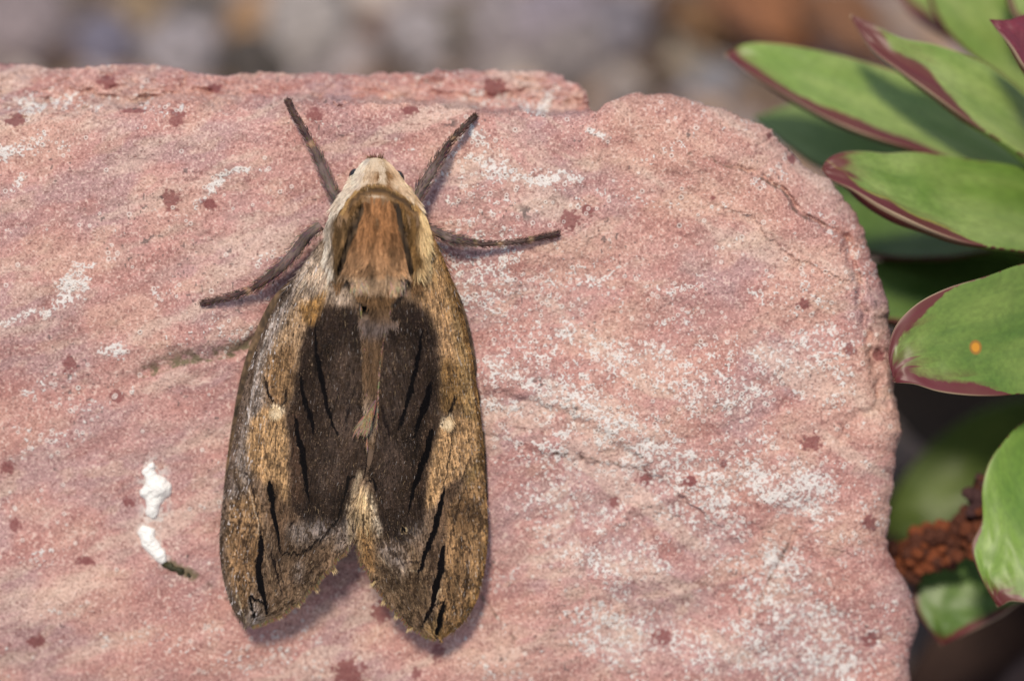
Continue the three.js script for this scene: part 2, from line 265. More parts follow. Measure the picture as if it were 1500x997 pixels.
    // dirt lodged in the cracks, black specks
    const dc = lineDist(px, py, CRACK); if (dc[0] < 34) { const sd = dc[1] < 0 ? dc[0] : -dc[0]; mixTo(C.dirt, (sd > 0 ? sst(30, 2, sd) : sst(4, 0, -sd)) * sst(0.3, 0.62, fbm(px / 9, py / 7, 3, 81))); }
    for (const h of [FACET, HAIRL[0], HAIRL[1], HAIRL[3], FRACT2]) { const d = lineDist(wx * 0.4 + px * 0.6, wy * 0.4 + py * 0.6, h)[0]; if (d < 9) mixTo([.15, .09, .065], 0.8 * sst(0.45, 0.62, fbm(px / 20, py / 20, 3, 87)) * sst(4.5, 0.5, d + 5 * (noise(px / 5, py / 5, 83) - 0.4))); }
    for (const s of [[998, 330, 10], [840, 600, 16], [830, 585, 8], [722, 826, 11], [770, 312, 20], [1010, 196, 12], [790, 560, 16], [75, 690, 10], [660, 180, 14]]) { const d = Math.hypot(px - s[0], (py - s[1]) * 1.3); if (d < s[2] * 2) mixTo(C.black, 0.8 * sst(1.1, 0.2, d / s[2]) * sst(0.42, 0.62, fbm(px / 5, py / 5, 2, 85))); }
    if (sst(0.86, 0.93, noise(px / 4.5, py / 4.5, 91)) * sst(0.6, 0.7, noise(px / 60, py / 60, 92)) > 0.5) mixTo(C.black, 0.7);
    hgt[o] = 0.34 * g1 + 0.26 * g2 + 0.18 * g3 + 0.22 * w + 0.2 * noise(px / 16, py / 14, 56);
    col[o * 4] = toS(clamp(c[0])) * 255; col[o * 4 + 1] = toS(clamp(c[1])) * 255; col[o * 4 + 2] = toS(clamp(c[2])) * 255; col[o * 4 + 3] = 255;
  }
  // tiny lichen cups: pale rims with a dark middle
  let placed = 0;
  for (let n = 0; n < 60000 && placed < 1700; n++) {
    const i = Math.floor(rr() * TW), j = Math.floor(rr() * TH), l = L[j * TW + i], py = Y0 + j / k; if (rr() > Math.pow(l, 1.6) * 0.5 + 0.006) continue; placed++;
    const r0 = 1.9 + rr() * 2.5 * (py < 700 ? 1 : 0.7), dark = rr() < 0.55;
    for (let y = -8; y <= 8; y++) for (let x = -8; x <= 8; x++) {
      const a = i + x, b = j + y; if (a < 0 || b < 0 || a >= TW || b >= TH) continue; const d = Math.hypot(x, y), o = (b * TW + a);
      const rim = Math.exp(-Math.pow((d - r0) / 1.25, 2)), mid = Math.exp(-Math.pow(d / (r0 * 0.42), 2));
      for (let c = 0; c < 3; c++) { let v = col[o * 4 + c]; v += ([228, 222, 214][c] - v) * rim * 0.8; if (dark) v += ([120, 96, 90][c] - v) * mid * 0.6; else v += ([214, 204, 196][c] - v) * mid * 0.7; col[o * 4 + c] = v; }
      hgt[o] += 0.25 * rim - (dark ? 0.2 * mid : -0.2 * mid);
    }
  }
  const hb = new Uint8Array(TW * TH * 4); for (let o = 0; o < TW * TH; o++) { const h = clamp(hgt[o] / 1.7) * 255; hb[o * 4] = hb[o * 4 + 1] = hb[o * 4 + 2] = h; hb[o * 4 + 3] = 255; }
  const mat = new THREE.MeshStandardMaterial({ map: dataTex(TW, TH, col, true, THREE.MirroredRepeatWrapping), bumpMap: dataTex(TW, TH, hb, false, THREE.MirroredRepeatWrapping), bumpScale: 0.00028, roughness: 0.82 });
  const mb = new MB(), uvOf = p => [(750 + 15 * p.x - X0) / WPX, (498.5 - 15 * p.y - Y0) / HPX];
  // angles spaced evenly along the outline, finer where it shows
  const M = 1400, rows = 330, dir = [];
  for (let i = 0; i < M; i++) { const p = outline[i % outline.length]; dir.push([p[0] - CX, p[1] - CY]); }
  const nrm = dir.map((d, i) => { const a = dir[(i + M - 24) % M], b = dir[(i + 24) % M], tx = b[0] - a[0], ty = b[1] - a[1], l = Math.hypot(tx, ty), r = Math.hypot(...d); return Math.abs((d[0] * ty - d[1] * tx) / (l * r)); });
  const smooth = dir.map((_, i) => { let t = 0; for (let k = -12; k <= 12; k++) t += Math.hypot(...dir[(i + k + M) % M]); return t / 25; });
  const down = V(0, -1, 0).applyQuaternion(tiltQ.clone().invert()), edge = [];
  for (let j = 0; j <= rows; j++) {
    const t = j / rows, s = mix(t, Math.sin(t * Math.PI / 2), 0.55);
    for (let i = 0; i < M; i++) {
      const px = CX + dir[i][0] * s, py = CY + dir[i][1] * s, d = (1 - s) * smooth[i] * Math.max(0.25, nrm[i]);
      const p = S(px, py, rockZ(px, py, d)); mb.v(p, ...uvOf(p)); if (j === rows) edge.push(p);
    }
  }
  const sides = 26;
  for (let j = 1; j <= sides; j++) for (let i = 0; i < M; i++) {
    const t = j / sides, drop = Math.pow(t, 1.6) * 112, e = edge[i], rad = V(e.x, e.y + 4, 0).normalize(), p = e.clone().addScaledVector(down, drop);
    const lump = 3.2 * (fbm(e.x / 9 + 20, e.y / 9 + drop / 8, 4, 15) - 0.5) * sst(0, 8, drop); p.addScaledVector(rad, lump - sst(0, 10, drop) * 1.3 - drop * 0.03);
    mb.v(p, (750 + 15 * p.x - X0) / WPX + p.z * 0.012, (498.5 - 15 * p.y - Y0) / HPX + p.z * 0.016);
  }
  for (let j = 0; j < rows + sides; j++) for (let i = 0; i < M; i++) { const a = j * M + i, b = j * M + (i + 1) % M, c = a + M, d = b + M; mb.i.push(a, c, b, b, c, d); }
  const g = mb.geo(stoneBase);
  // keep the winding outward
  { const n = g.attributes.normal; if (n.getZ(M * 100) < 0) { const ix = g.index.array; for (let i = 0; i < ix.length; i += 3) { const t = ix[i]; ix[i] = ix[i + 1]; ix[i + 1] = t; } g.computeVertexNormals(); } }
  part('slab_body', g, mat, stone);
}

// ------------------------------------------------------------------ the succulent
const plantBase = V(58, -8, -60);
const plant = thing('succulent_plant', 'green succulent rosette with pointed maroon edged leaves right of the stone', 'succulent', plantBase);
// a fleshy leaf between two edge lines (base to tip), a lens in section and a little hollow above
function leaf(A, B, o) {
  const ca = curve3(A.map(p => S(p[0], p[1], p[2]))), cb = curve3(B.map(p => S(p[0], p[1], p[2]))), nu = 26, nv = 70, mb = new MB(), n = V(0, 0, 0), a = V(0, 0, 0), b = V(0, 0, 0), up = o.up || V(0, 0.3, 1);
  const pt = (u, v, side) => {
    ca.getPoint(v, a); cb.getPoint(v, b); const w = a.distanceTo(b), ta = ca.getTangent(Math.min(v, 0.98)), ac = b.clone().sub(a); n.crossVectors(ac, ta); if (n.dot(up) < 0) n.negate(); if (n.lengthSq() < 1e-9) n.set(0, 0, 1); n.normalize();
    const q = 4 * u * (1 - u), th = Math.min(o.thick ?? 2.2, w * 0.28), rim = Math.min(0.4, w * 0.12);
    const p = a.clone().lerp(b, u).addScaledVector(n, side > 0 ? -(o.hollow ?? 0.06) * w * q + rim * Math.pow(q, 0.25) + (o.keel ?? 0) * w * Math.exp(-Math.pow((u - 0.5) / 0.08, 2)) : -th * Math.pow(q, 0.6) - (o.hollow ?? 0.06) * w * q);
    p.addScaledVector(n, (fbm(u * 5 + (o.seed || 0), v * 9, 2, 17) - 0.5) * 0.5 * q); return p;
  };
  mb.grid(nu, nv, (u, v) => { const e = 0.5 - 0.5 * Math.cos(u * Math.PI); return [pt(e, v, 1), e, v]; });
  mb.grid(nu, nv, (u, v) => { const e = 0.5 - 0.5 * Math.cos(u * Math.PI); return [pt(e, v, -1), e, v]; }, true);
  const g = mb.geo(plantBase); const nn = g.attributes.normal, mid = Math.floor(nu / 2) + 30 * (nu + 1);
  if (V(nn.getX(mid), nn.getY(mid), nn.getZ(mid)).dot(up) < 0) { const ix = g.index.array; for (let i = 0; i < ix.length; i += 3) { const t = ix[i]; ix[i] = ix[i + 1]; ix[i + 1] = t; } g.computeVertexNormals(); }
  const tip = cb.getPoint(1); o.row = v => { const pa = ca.getPoint(v), pb = cb.getPoint(v); return [pa, pb, pa.distanceTo(pb), tip]; };
  return part(o.name || 'leaf', g, leafMat(o), o.parent || plant, o.label);
}
function leafMat(o) {
  const w = 192, h = 512, d = new Uint8Array(w * h * 4), s = o.seed || 1, G1 = o.g1 || [.20, .30, .065], G2 = o.g2 || [.30, .38, .12], MA = o.ma || [.115, .016, .024];
  for (let j = 0; j < h; j++) { const row = o.row(j / (h - 1)); for (let i = 0; i < w; i++) {
    const u = i / (w - 1), v = j / (h - 1), n = fbm(u * 4 + s, v * 7, 3, s), f = fbm(u * 34, v * 70, 2, s + 3), st = fbm(u * 14 + s, v * 2.5, 3, s + 5);
    let c = G1.map((x, q) => mix(x, G2[q], clamp(n * 1.6 - 0.3))); const mt = (q, t) => { for (let z = 0; z < 3; z++) c[z] += (q[z] - c[z]) * clamp(t); };
    c = c.map(x => x * (0.82 + 0.36 * f)); mt([G1[0] * 0.55, G1[1] * 0.75, G1[2] * 0.9], 0.16 * sst(0.52, 0.72, st));
    const W = row[2], q = row[0].clone().lerp(row[1], u), dT = q.distanceTo(row[3]), wob = 0.45 + 1.1 * fbm(v * 9, 1, 3, s + 7), wob2 = 0.45 + 1.1 * fbm(v * 9, 5, 3, s + 9), str = fbm(u * 16 + s, v * 3.2, 4, s + 15);
    const wa = 1e-3 + (o.wa ?? 0.5) * wob * sst(o.va ?? 0.3, (o.va ?? 0.3) + 0.25, v), wb = 1e-3 + (o.wb ?? 0.5) * wob2 * sst(o.vb ?? 0.3, (o.vb ?? 0.3) + 0.2, v), dA = u * W + 0.25 * (f - 0.5), dB = (1 - u) * W + 0.25 * (f - 0.5);
    const near = Math.max(sst(wa * 2.4, 0, dA) * sst(0.05, 0.3, wa), sst(wb * 2.4, 0, dB) * sst(0.05, 0.3, wb), o.tip ? sst(o.tip * 1.5, 0, dT) : 0);
    mt(MA, 0.8 * near * sst(0.40, 0.66, str)); mt(MA, 0.93 * Math.max(sst(wa * 1.12, wa * 0.8, dA), sst(wb * 1.12, wb * 0.8, dB), o.tip ? sst(o.tip * 0.9, o.tip * 0.45, dT + 2.4 * o.tip * (str - 0.5) * 0.7) : 0));
    if (o.rim !== 0) mt([.42, .33, .21], 0.8 * (sst(0.013, 0.005, Math.min(u, 1 - u))) * sst(0.3, 0.6, v) + 0.9 * sst(0.985, 0.997, v));
    if (o.yellow) mt([.34, .30, .05], 0.8 * sst(0.022, 0.0, Math.abs(1 - u - wb / W - 0.012)) * sst(0.3, 0.5, v));
    if (o.spot) { const e = Math.hypot((u - o.spot[0]) / 0.05, (v - o.spot[1]) / 0.017); mt([.55, .24, .02], sst(1.2, 0.6, e)); mt([.34, .12, .02], 0.6 * sst(0.6, 1, e) * sst(1.5, 1.1, e)); }
    d.set([toS(clamp(c[0])) * 255, toS(clamp(c[1])) * 255, toS(clamp(c[2])) * 255, 255], (j * w + i) * 4);
  } }
  return new THREE.MeshPhysicalMaterial({ map: dataTex(w, h, d, true), roughness: o.rough ?? 0.42, specularIntensity: 0.75, transmission: 0 });
}
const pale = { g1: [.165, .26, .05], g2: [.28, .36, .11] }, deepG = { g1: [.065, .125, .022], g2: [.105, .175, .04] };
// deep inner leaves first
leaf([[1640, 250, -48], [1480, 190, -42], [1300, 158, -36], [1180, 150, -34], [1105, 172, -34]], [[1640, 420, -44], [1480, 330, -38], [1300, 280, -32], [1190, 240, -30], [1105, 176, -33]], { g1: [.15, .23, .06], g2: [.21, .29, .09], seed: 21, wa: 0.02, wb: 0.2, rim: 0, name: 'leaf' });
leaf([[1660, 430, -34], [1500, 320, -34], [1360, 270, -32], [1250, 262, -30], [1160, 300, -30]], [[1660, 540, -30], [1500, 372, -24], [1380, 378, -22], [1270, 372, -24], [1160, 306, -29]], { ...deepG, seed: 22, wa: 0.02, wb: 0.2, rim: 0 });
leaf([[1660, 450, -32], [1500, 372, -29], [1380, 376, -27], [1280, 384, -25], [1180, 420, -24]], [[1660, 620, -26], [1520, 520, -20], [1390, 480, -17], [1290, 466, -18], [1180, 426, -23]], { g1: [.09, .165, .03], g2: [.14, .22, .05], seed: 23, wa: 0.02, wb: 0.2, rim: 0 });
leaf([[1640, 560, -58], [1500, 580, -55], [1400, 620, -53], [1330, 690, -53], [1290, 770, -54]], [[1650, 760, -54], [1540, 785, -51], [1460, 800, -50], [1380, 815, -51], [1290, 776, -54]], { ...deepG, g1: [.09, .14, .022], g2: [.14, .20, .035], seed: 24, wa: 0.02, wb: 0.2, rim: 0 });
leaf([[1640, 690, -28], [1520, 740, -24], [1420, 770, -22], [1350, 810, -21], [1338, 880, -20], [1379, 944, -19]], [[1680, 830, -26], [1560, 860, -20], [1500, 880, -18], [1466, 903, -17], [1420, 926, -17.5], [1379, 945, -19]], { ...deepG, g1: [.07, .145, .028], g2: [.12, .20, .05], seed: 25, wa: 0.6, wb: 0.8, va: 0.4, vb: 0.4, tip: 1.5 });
// the upper fan
leaf([[1680, 260, -40], [1600, 130, -36], [1520, 30, -32], [1440, -30, -30], [1340, -70, -28]], [[1640, 330, -38], [1570, 215, -34], [1480, 122, -30], [1418, 78, -28], [1375, 28, -27], [1340, -68, -27]], { ...pale, seed: 31, wa: 0.02, wb: 0.2, rim: 0 });
leaf([[1620, 180, -46], [1500, 40, -44], [1430, -10, -43], [1380, -20, -42], [1296, -36, -41]], [[1600, 260, -44], [1480, 110, -42], [1410, 66, -40], [1384, 52, -40], [1340, 24, -40], [1296, -34, -41]], { ...pale, seed: 32, wa: 0.01, wb: 1.2, vb: 0.3, rim: 0 });
leaf([[1640, 330, -30], [1560, 250, -27], [1420, 168, -24], [1330, 114, -22], [1265, 91, -21], [1200, 75, -20], [1140, 65, -20], [1092, 65, -20], [1063, 79, -20]], [[1650, 460, -24], [1560, 330, -19], [1440, 254, -17], [1361, 226, -16], [1280, 201, -15], [1220, 177, -15.5], [1160, 145, -16], [1100, 109, -18], [1063, 82, -20]], { ...pale, seed: 33, wa: 0.05, wb: 1.5, va: 0.8, vb: 0.25, tip: 1.8, hollow: 0.09 });
leaf([[1660, 340, -24], [1580, 236, -20], [1500, 140, -16], [1430, 88, -14], [1370, 66, -13], [1320, 56, -12], [1280, 36, -12], [1246, 21, -12]], [[1660, 420, -20], [1580, 300, -16], [1500, 229, -12], [1421, 178, -10], [1361, 134, -9.5], [1321, 106, -10], [1277, 73, -11], [1246, 25, -12]], { ...pale, seed: 34, wa: 0.05, wb: 2.9, va: 0.7, vb: 0.38, tip: 4.5, hollow: 0.10 });
leaf([[1680, 180, -14], [1600, 60, -10], [1530, 24, -7], [1500, 22, -6], [1478, 29, -5], [1450, 28, -4.5]], [[1690, 300, -10], [1600, 210, -6], [1530, 130, -3], [1500, 97, -3], [1484, 72, -3.5], [1464, 47, -4], [1450, 29, -4.5]], { g1: [.18, .03, .045], g2: [.13, .025, .035], seed: 35, wa: 0.3, wb: 0.3 });
leaf([[1680, 110, -30], [1600, -10, -26], [1540, -40, -24], [1500, -50, -23], [1470, -60, -22]], [[1670, 180, -28], [1580, 70, -24], [1520, 38, -22], [1490, 26, -21], [1470, -58, -22]], { ...pale, seed: 36, wa: 0.01, wb: 0.5, vb: 0.1 });
// the big leaves at the stone's right edge
leaf([[1690, 330, -26], [1600, 282, -20], [1500, 246, -15], [1401, 231, -12], [1337, 223, -10], [1297, 225, -9], [1265, 222, -8], [1232, 224, -7], [1212, 234, -6.5], [1204, 246, -6]], [[1690, 440, -20], [1600, 392, -12], [1500, 369, -7], [1449, 362, -5], [1409, 354, -4], [1369, 340, -3.5], [1329, 322, -3], [1289, 302, -3.5], [1249, 278, -4.5], [1216, 262, -5.5], [1204, 248, -6]], { g1: [.115, .20, .032], g2: [.23, .31, .085], seed: 41, wa: 0.6, wb: 1.9, va: 0.68, vb: 0.30, tip: 4.2, yellow: 1, hollow: 0.1 });
leaf([[1700, 400, -14], [1600, 374, -8], [1500, 386, -3], [1447, 404, -1], [1385, 423, 0.5], [1342, 446, 1.4], [1312, 478, 1.8], [1302, 516, 2], [1311, 556, 2]], [[1720, 600, -8], [1600, 582, -3], [1500, 577, 0.5], [1460, 580, 1.5], [1416, 579, 2.2], [1373, 573, 2.6], [1340, 563, 2.6], [1320, 561, 2.4], [1311, 560, 2]], { g1: [.09, .16, .025], g2: [.165, .24, .05], seed: 42, wa: 1.5, wb: 1.2, va: 0.42, vb: 0.28, tip: 3.6, spot: [0.57, 0.43], hollow: 0.07, thick: 2.6 });
leaf([[1720, 560, -16], [1600, 570, -11], [1500, 617, -7.5], [1467, 651, -6.5], [1450, 676, -6], [1440, 710, -5.6], [1439, 763, -5.4], [1424, 800, -5], [1436, 842, -4.6], [1461, 888, -4.2]], [[1760, 760, -10], [1680, 850, -6], [1600, 880, -3.4], [1560, 885, -3], [1530, 884, -3], [1500, 882, -3.2], [1480, 881, -3.6], [1470, 886, -4], [1463, 889, -4.2]], { g1: [.095, .185, .022], g2: [.17, .28, .04], seed: 43, wa: 0.5, wb: 0.5, va: 0.55, vb: 0.4, tip: 3.0, hollow: 0.05, thick: 2.6 });
for (const [A, B, seed, c] of [ // withered old leaves low in the rosette
  [[[1640, 380, -72], [1500, 400, -70], [1380, 430, -70], [1240, 520, -70]], [[1660, 600, -68], [1500, 660, -66], [1380, 670, -66], [1240, 524, -70]], 51, [.055, .034, .020]],
  [[[1660, 520, -66], [1500, 590, -66], [1360, 660, -66], [1240, 800, -66]], [[1690, 760, -62], [1520, 830, -60], [1370, 860, -60], [1240, 806, -66]], 52, [.035, .022, .014]],
  [[[1660, 680, -64], [1540, 780, -62], [1400, 880, -60], [1290, 1060, -60]], [[1740, 860, -60], [1620, 980, -56], [1480, 1060, -54], [1290, 1068, -60]], 53, [.050, .026, .018]],
  [[[1700, 860, -58], [1600, 920, -52], [1500, 960, -50], [1420, 1060, -48]], [[1760, 1000, -54], [1660, 1060, -48], [1560, 1100, -46], [1420, 1066, -48]], 54, [.085, .050, .040]]])
  leaf(A, B, { g1: c, g2: c.map(x => x * 1.5), ma: c.map(x => x * 0.7), seed, rim: 0, name: 'withered_leaf', rough: 0.8, thick: 0.6, hollow: 0.14 });
{ // short woody stem in the middle of the rosette, down to the ground
  const mb = new MB(), top = S(1680, 520, -34), foot = toWorld(top).multiplyScalar(1000); // world mm
  const f = V(foot.x, foot.y - HIGH, foot.z).applyQuaternion(tiltQ.clone().invert()), gdir = V(0, -1, 0).applyQuaternion(tiltQ.clone().invert());
  mb.grid(20, 24, (u, v) => { const a = u * Math.PI * 2, r = 9 + 1.2 * noise(u * 8, v * 14, 3), ax = V(1, 0, 0), az = V(0, 0, 1).addScaledVector(gdir, -gdir.z).normalize(); return [f.clone().addScaledVector(gdir, v * (foot.y + 3)).addScaledVector(ax, Math.cos(a) * r).addScaledVector(az, Math.sin(a) * r), u, v]; });
  part('stem', mb.geo(plantBase), new THREE.MeshStandardMaterial({ color: new THREE.Color(.12, .08, .05), roughness: 0.95 }), plant);
}
{ // rusty dried flower cluster between the leaves
  const base = S(1380, 770, -22), t = thing('dried_flower_stalk', 'rusty brown crumbly dried stalk lying between stone and lower leaves', 'dried stalk', base), r = rng(61);
  const mats = [[.13, .035, .013], [.19, .05, .016], [.085, .025, .012], [.06, .025, .025]].map(c => new THREE.MeshStandardMaterial({ color: new THREE.Color(...c), roughness: 0.9 })), gs = [1, 2, 3].map(s => { const g = lumpGeo(s + 20, 0.001, 0.001, 0.001, 2, 0.4); return g; });
  const c = curve3([S(1312, 828, -19), S(1345, 805, -17), S(1390, 800, -16), S(1425, 780, -15), S(1437, 735, -13), S(1440, 705, -12)]);
  { const g = new THREE.TubeGeometry(c, 40, 0.9, 8); g.translate(-base.x, -base.y, -base.z); g.scale(0.001, 0.001, 0.001); part('stalk', g, mats[2], t); }
  for (let i = 0; i < 110; i++) { const v = Math.pow(i / 110, 1.25), p = c.getPoint(v), fat = v < 0.62 ? 1 : mix(1, 0.35, (v - 0.62) / 0.38), m = part('crumb', gs[i % 3], mats[v > 0.75 && r() < 0.6 ? 3 : Math.floor(r() * 3)], t); m.position.set((p.x - base.x + (r() - 0.5) * 3.0 * fat) / 1000, (p.y - base.y + (r() - 0.5) * 4.2 * fat) / 1000, (p.z - base.z + r() * 2 * fat) / 1000); const s = (0.5 + r() * 0.45) * mix(0.75, 1, fat); m.scale.set(s, s * 0.9, s); m.rotation.set(r() * 6, r() * 6, 0); }
}
{ // dry brown leaves on the ground behind
  const dry = (pts, w, c, label, seed) => {
    const P = pts.map(p => groundAt(p[0], p[1], p[2] / 1000).multiplyScalar(1000)), cv = new THREE.CatmullRomCurve3(P), base = cv.getPoint(0.5); base.y = 0;
    const mb = new MB(), n = 40; for (const side of [1, -1]) mb.grid(8, n, (u, v) => { const p = cv.getPoint(v), t = cv.getTangent(v), b = V(0, 1, 0).cross(t).normalize(), k = Math.sin(Math.PI * Math.pow(clamp(v, 0.001, 0.999), 0.7)) * w; return [p.clone().addScaledVector(b, (u - 0.5) * k).add(V(0, Math.pow(2 * u - 1, 2) * k * 0.25 + (fbm(u * 4, v * 9, 2, seed) - 0.5) * 1.6 + side * 0.12, 0)), u, v]; }, side > 0);
    const m = new THREE.Mesh(mb.geo(base), new THREE.MeshStandardMaterial({ color: new THREE.Color(...c), map: speckTex, roughness: 0.8, side: THREE.DoubleSide })); m.name = numbered('dry_leaf'); m.position.copy(base).multiplyScalar(0.001); m.castShadow = m.receiveShadow = true; m.userData = { label, category: 'dry leaf' }; scene.add(m);
  };
  dry([[985, 6, 5], [1030, 40, 8], [1075, 82, 4]], 7, [.42, .23, .10], 'narrow tan brown dry leaf slanting down behind the hump of the stone', 3);
  dry([[1060, -30, 4], [1130, 30, 8], [1200, 90, 5]], 15, [.52, .22, .09], 'wide orange brown dry leaf behind the tip of the long green leaf', 4);
  dry([[1180, -10, 8], [1250, 50, 10], [1330, 110, 6]], 11, [.40, .19, .09], 'orange brown dry leaf between the two upper pointed green leaves', 5);
  dry([[960, -20, 3], [1010, 60, 4], [1120, 100, 3]], 9, [.14, .07, .035], 'dark brown dry leaf beneath the orange ones', 6);
}

// ------------------------------------------------------------------ droppings on the stone
function crust(lumps, seed, base) { // lumps (photo-plan pixel, radius, height) run together into one ragged crust
  const x0 = Math.min(...lumps.map(l => l[0] - l[2])) - 6, x1 = Math.max(...lumps.map(l => l[0] + l[2])) + 6, y0 = Math.min(...lumps.map(l => l[1] - l[2])) - 6, y1 = Math.max(...lumps.map(l => l[1] + l[2])) + 6, st = 0.6, nx = Math.ceil((x1 - x0) / st), ny = Math.ceil((y1 - y0) / st), mb = new MB(), id = new Map();
  const f = (px, py) => { let e = 0; for (const l of lumps) { const d = Math.hypot(px - l[0], py - l[1]) / l[2]; e += Math.exp(4 * l[3] * (1 - Math.pow(d, 2.2))); } return Math.log(e) / 4 + 0.26 * (fbm(px / 5, py / 5, 4, seed) - 0.5) - 0.12 + 0.25 * (noise(px / 9, py / 9, seed + 3) - 0.5); };
  const F = new Float32Array((nx + 1) * (ny + 1)); for (let j = 0; j <= ny; j++) for (let i = 0; i <= nx; i++) F[j * (nx + 1) + i] = f(x0 + i * st, y0 + j * st);
  const vert = k => { if (!id.has(k)) { const i = k % (nx + 1), j = Math.floor(k / (nx + 1)), px = x0 + i * st, py = y0 + j * st, h = F[k]; id.set(k, mb.v(S(px, py, rockZ(px, py) + (h > 0 ? 0.16 * sst(0, 0.06, h) + 0.85 * h : -0.1)), px / 60, py / 60)); } return id.get(k); };
  for (let j = 0; j < ny; j++) for (let i = 0; i < nx; i++) { const a = j * (nx + 1) + i, b = a + 1, c = a + nx + 1, d = c + 1; if (Math.max(F[a], F[b], F[c], F[d]) <= 0) continue; mb.i.push(vert(a), vert(c), vert(b), vert(b), vert(c), vert(d)); }
  return mb.geo(base);
}
const white = new THREE.MeshStandardMaterial({ color: new THREE.Color(.82, .81, .77), roughness: 0.5 });
{
  const b1 = S(228, 720, rockZ(228, 720)), t1 = thing('bird_dropping', 'larger white blob of dried dropping left of the moth', 'bird dropping', b1);
  part('chalky_crust', crust([[220, 684, 8, .4], [212, 692, 7, .35], [222, 698, 10, .5], [230, 713, 19, 1.0], [238, 716, 14, .9], [214, 721, 11, .6], [226, 729, 14, .7], [223, 740, 11, .5], [222, 750, 10.5, .45]], 3, b1), white, t1);
  const b2 = S(222, 795, rockZ(222, 795)), t2 = thing('bird_dropping', 'smaller slanting white streak of dropping with a dark green end', 'bird dropping', b2);
  part('chalky_crust', crust([[210, 777, 9, .36], [223, 778, 6, .25], [215, 787, 12, .42], [221, 796, 12, .44], [227, 805, 11.5, .42], [233, 813, 10, .4], [239, 821, 7, .32]], 5, b2), white, t2);
  part('green_end', crust([[240, 826, 6, .28], [252, 831, 8, .35], [264, 836, 7, .3], [277, 841, 5, .2]], 6, b2), new THREE.MeshStandardMaterial({ color: new THREE.Color(.085, .082, .026), map: speckTex, roughness: 0.7 }), t2, 'dark olive green end');
}

// ------------------------------------------------------------------ the moth
const mothBase = S(545, 560, rockZ(545, 560));
const moth = thing('hawk_moth', 'large brown and ochre hawk moth with closed dark wings resting on the stone', 'moth', mothBase);
const MK = (DIST - 3) / DIST, MX0 = 300, MY0 = 310, MW = 430, MH = 640;
const plan = p => [750 + p.x * 15 / MK, 498.5 - p.y * 15 / MK]; // wing plan from local millimetres
const uvWing = p => { const q = plan(p); return [(q[0] - MX0) / MW, (q[1] - MY0) / MH]; };
const Lc = [478, 343, 5.5, 440, 392, 4.5, 408, 440, 3.32, 382, 492, 2.3, 362, 550, 1.25, 346, 620, 0.35, 333, 690, -0.5, 324, 750, -0.9, 321, 800, -1.1, 327, 850, -0.98, 342, 895, -0.67, 359, 917, -0.57];
const Li = [526, 425, 6.7, 530, 470, 6.6, 534, 520, 6.2, 537, 580, 5.8, 538, 640, 5.4, 534, 690, 5.0, 523, 725, 4.6, 515, 765, 4.1, 515, 795, 3.6, 496, 818, 3.0, 468, 850, 2.3, 440, 880, 1.4, 405, 904, .4, 361, 918, -.4];
const Rc = [624, 322, 5.5, 648, 375, 4.6, 666, 420, 3.6, 681, 470, 2.59, 693, 530, 1.53, 702, 590, 0.68, 708, 650, -0.07, 712, 720, -0.7, 715, 780, -1, 709, 840, -0.97, 696, 885, -0.76, 673, 918, -0.56, 647, 936, -0.5];
const Ri = [578, 430, 6.8, 568, 468, 6.7, 558, 520, 6.4, 554, 575, 6.1, 551, 630, 5.7, 543, 680, 5.3, 529, 708, 5.1, 516, 742, 4.7, 519, 798, 3.7, 538, 839, 2.9, 566, 881, 1.8, 605, 920, .6, 644, 937, -.5];
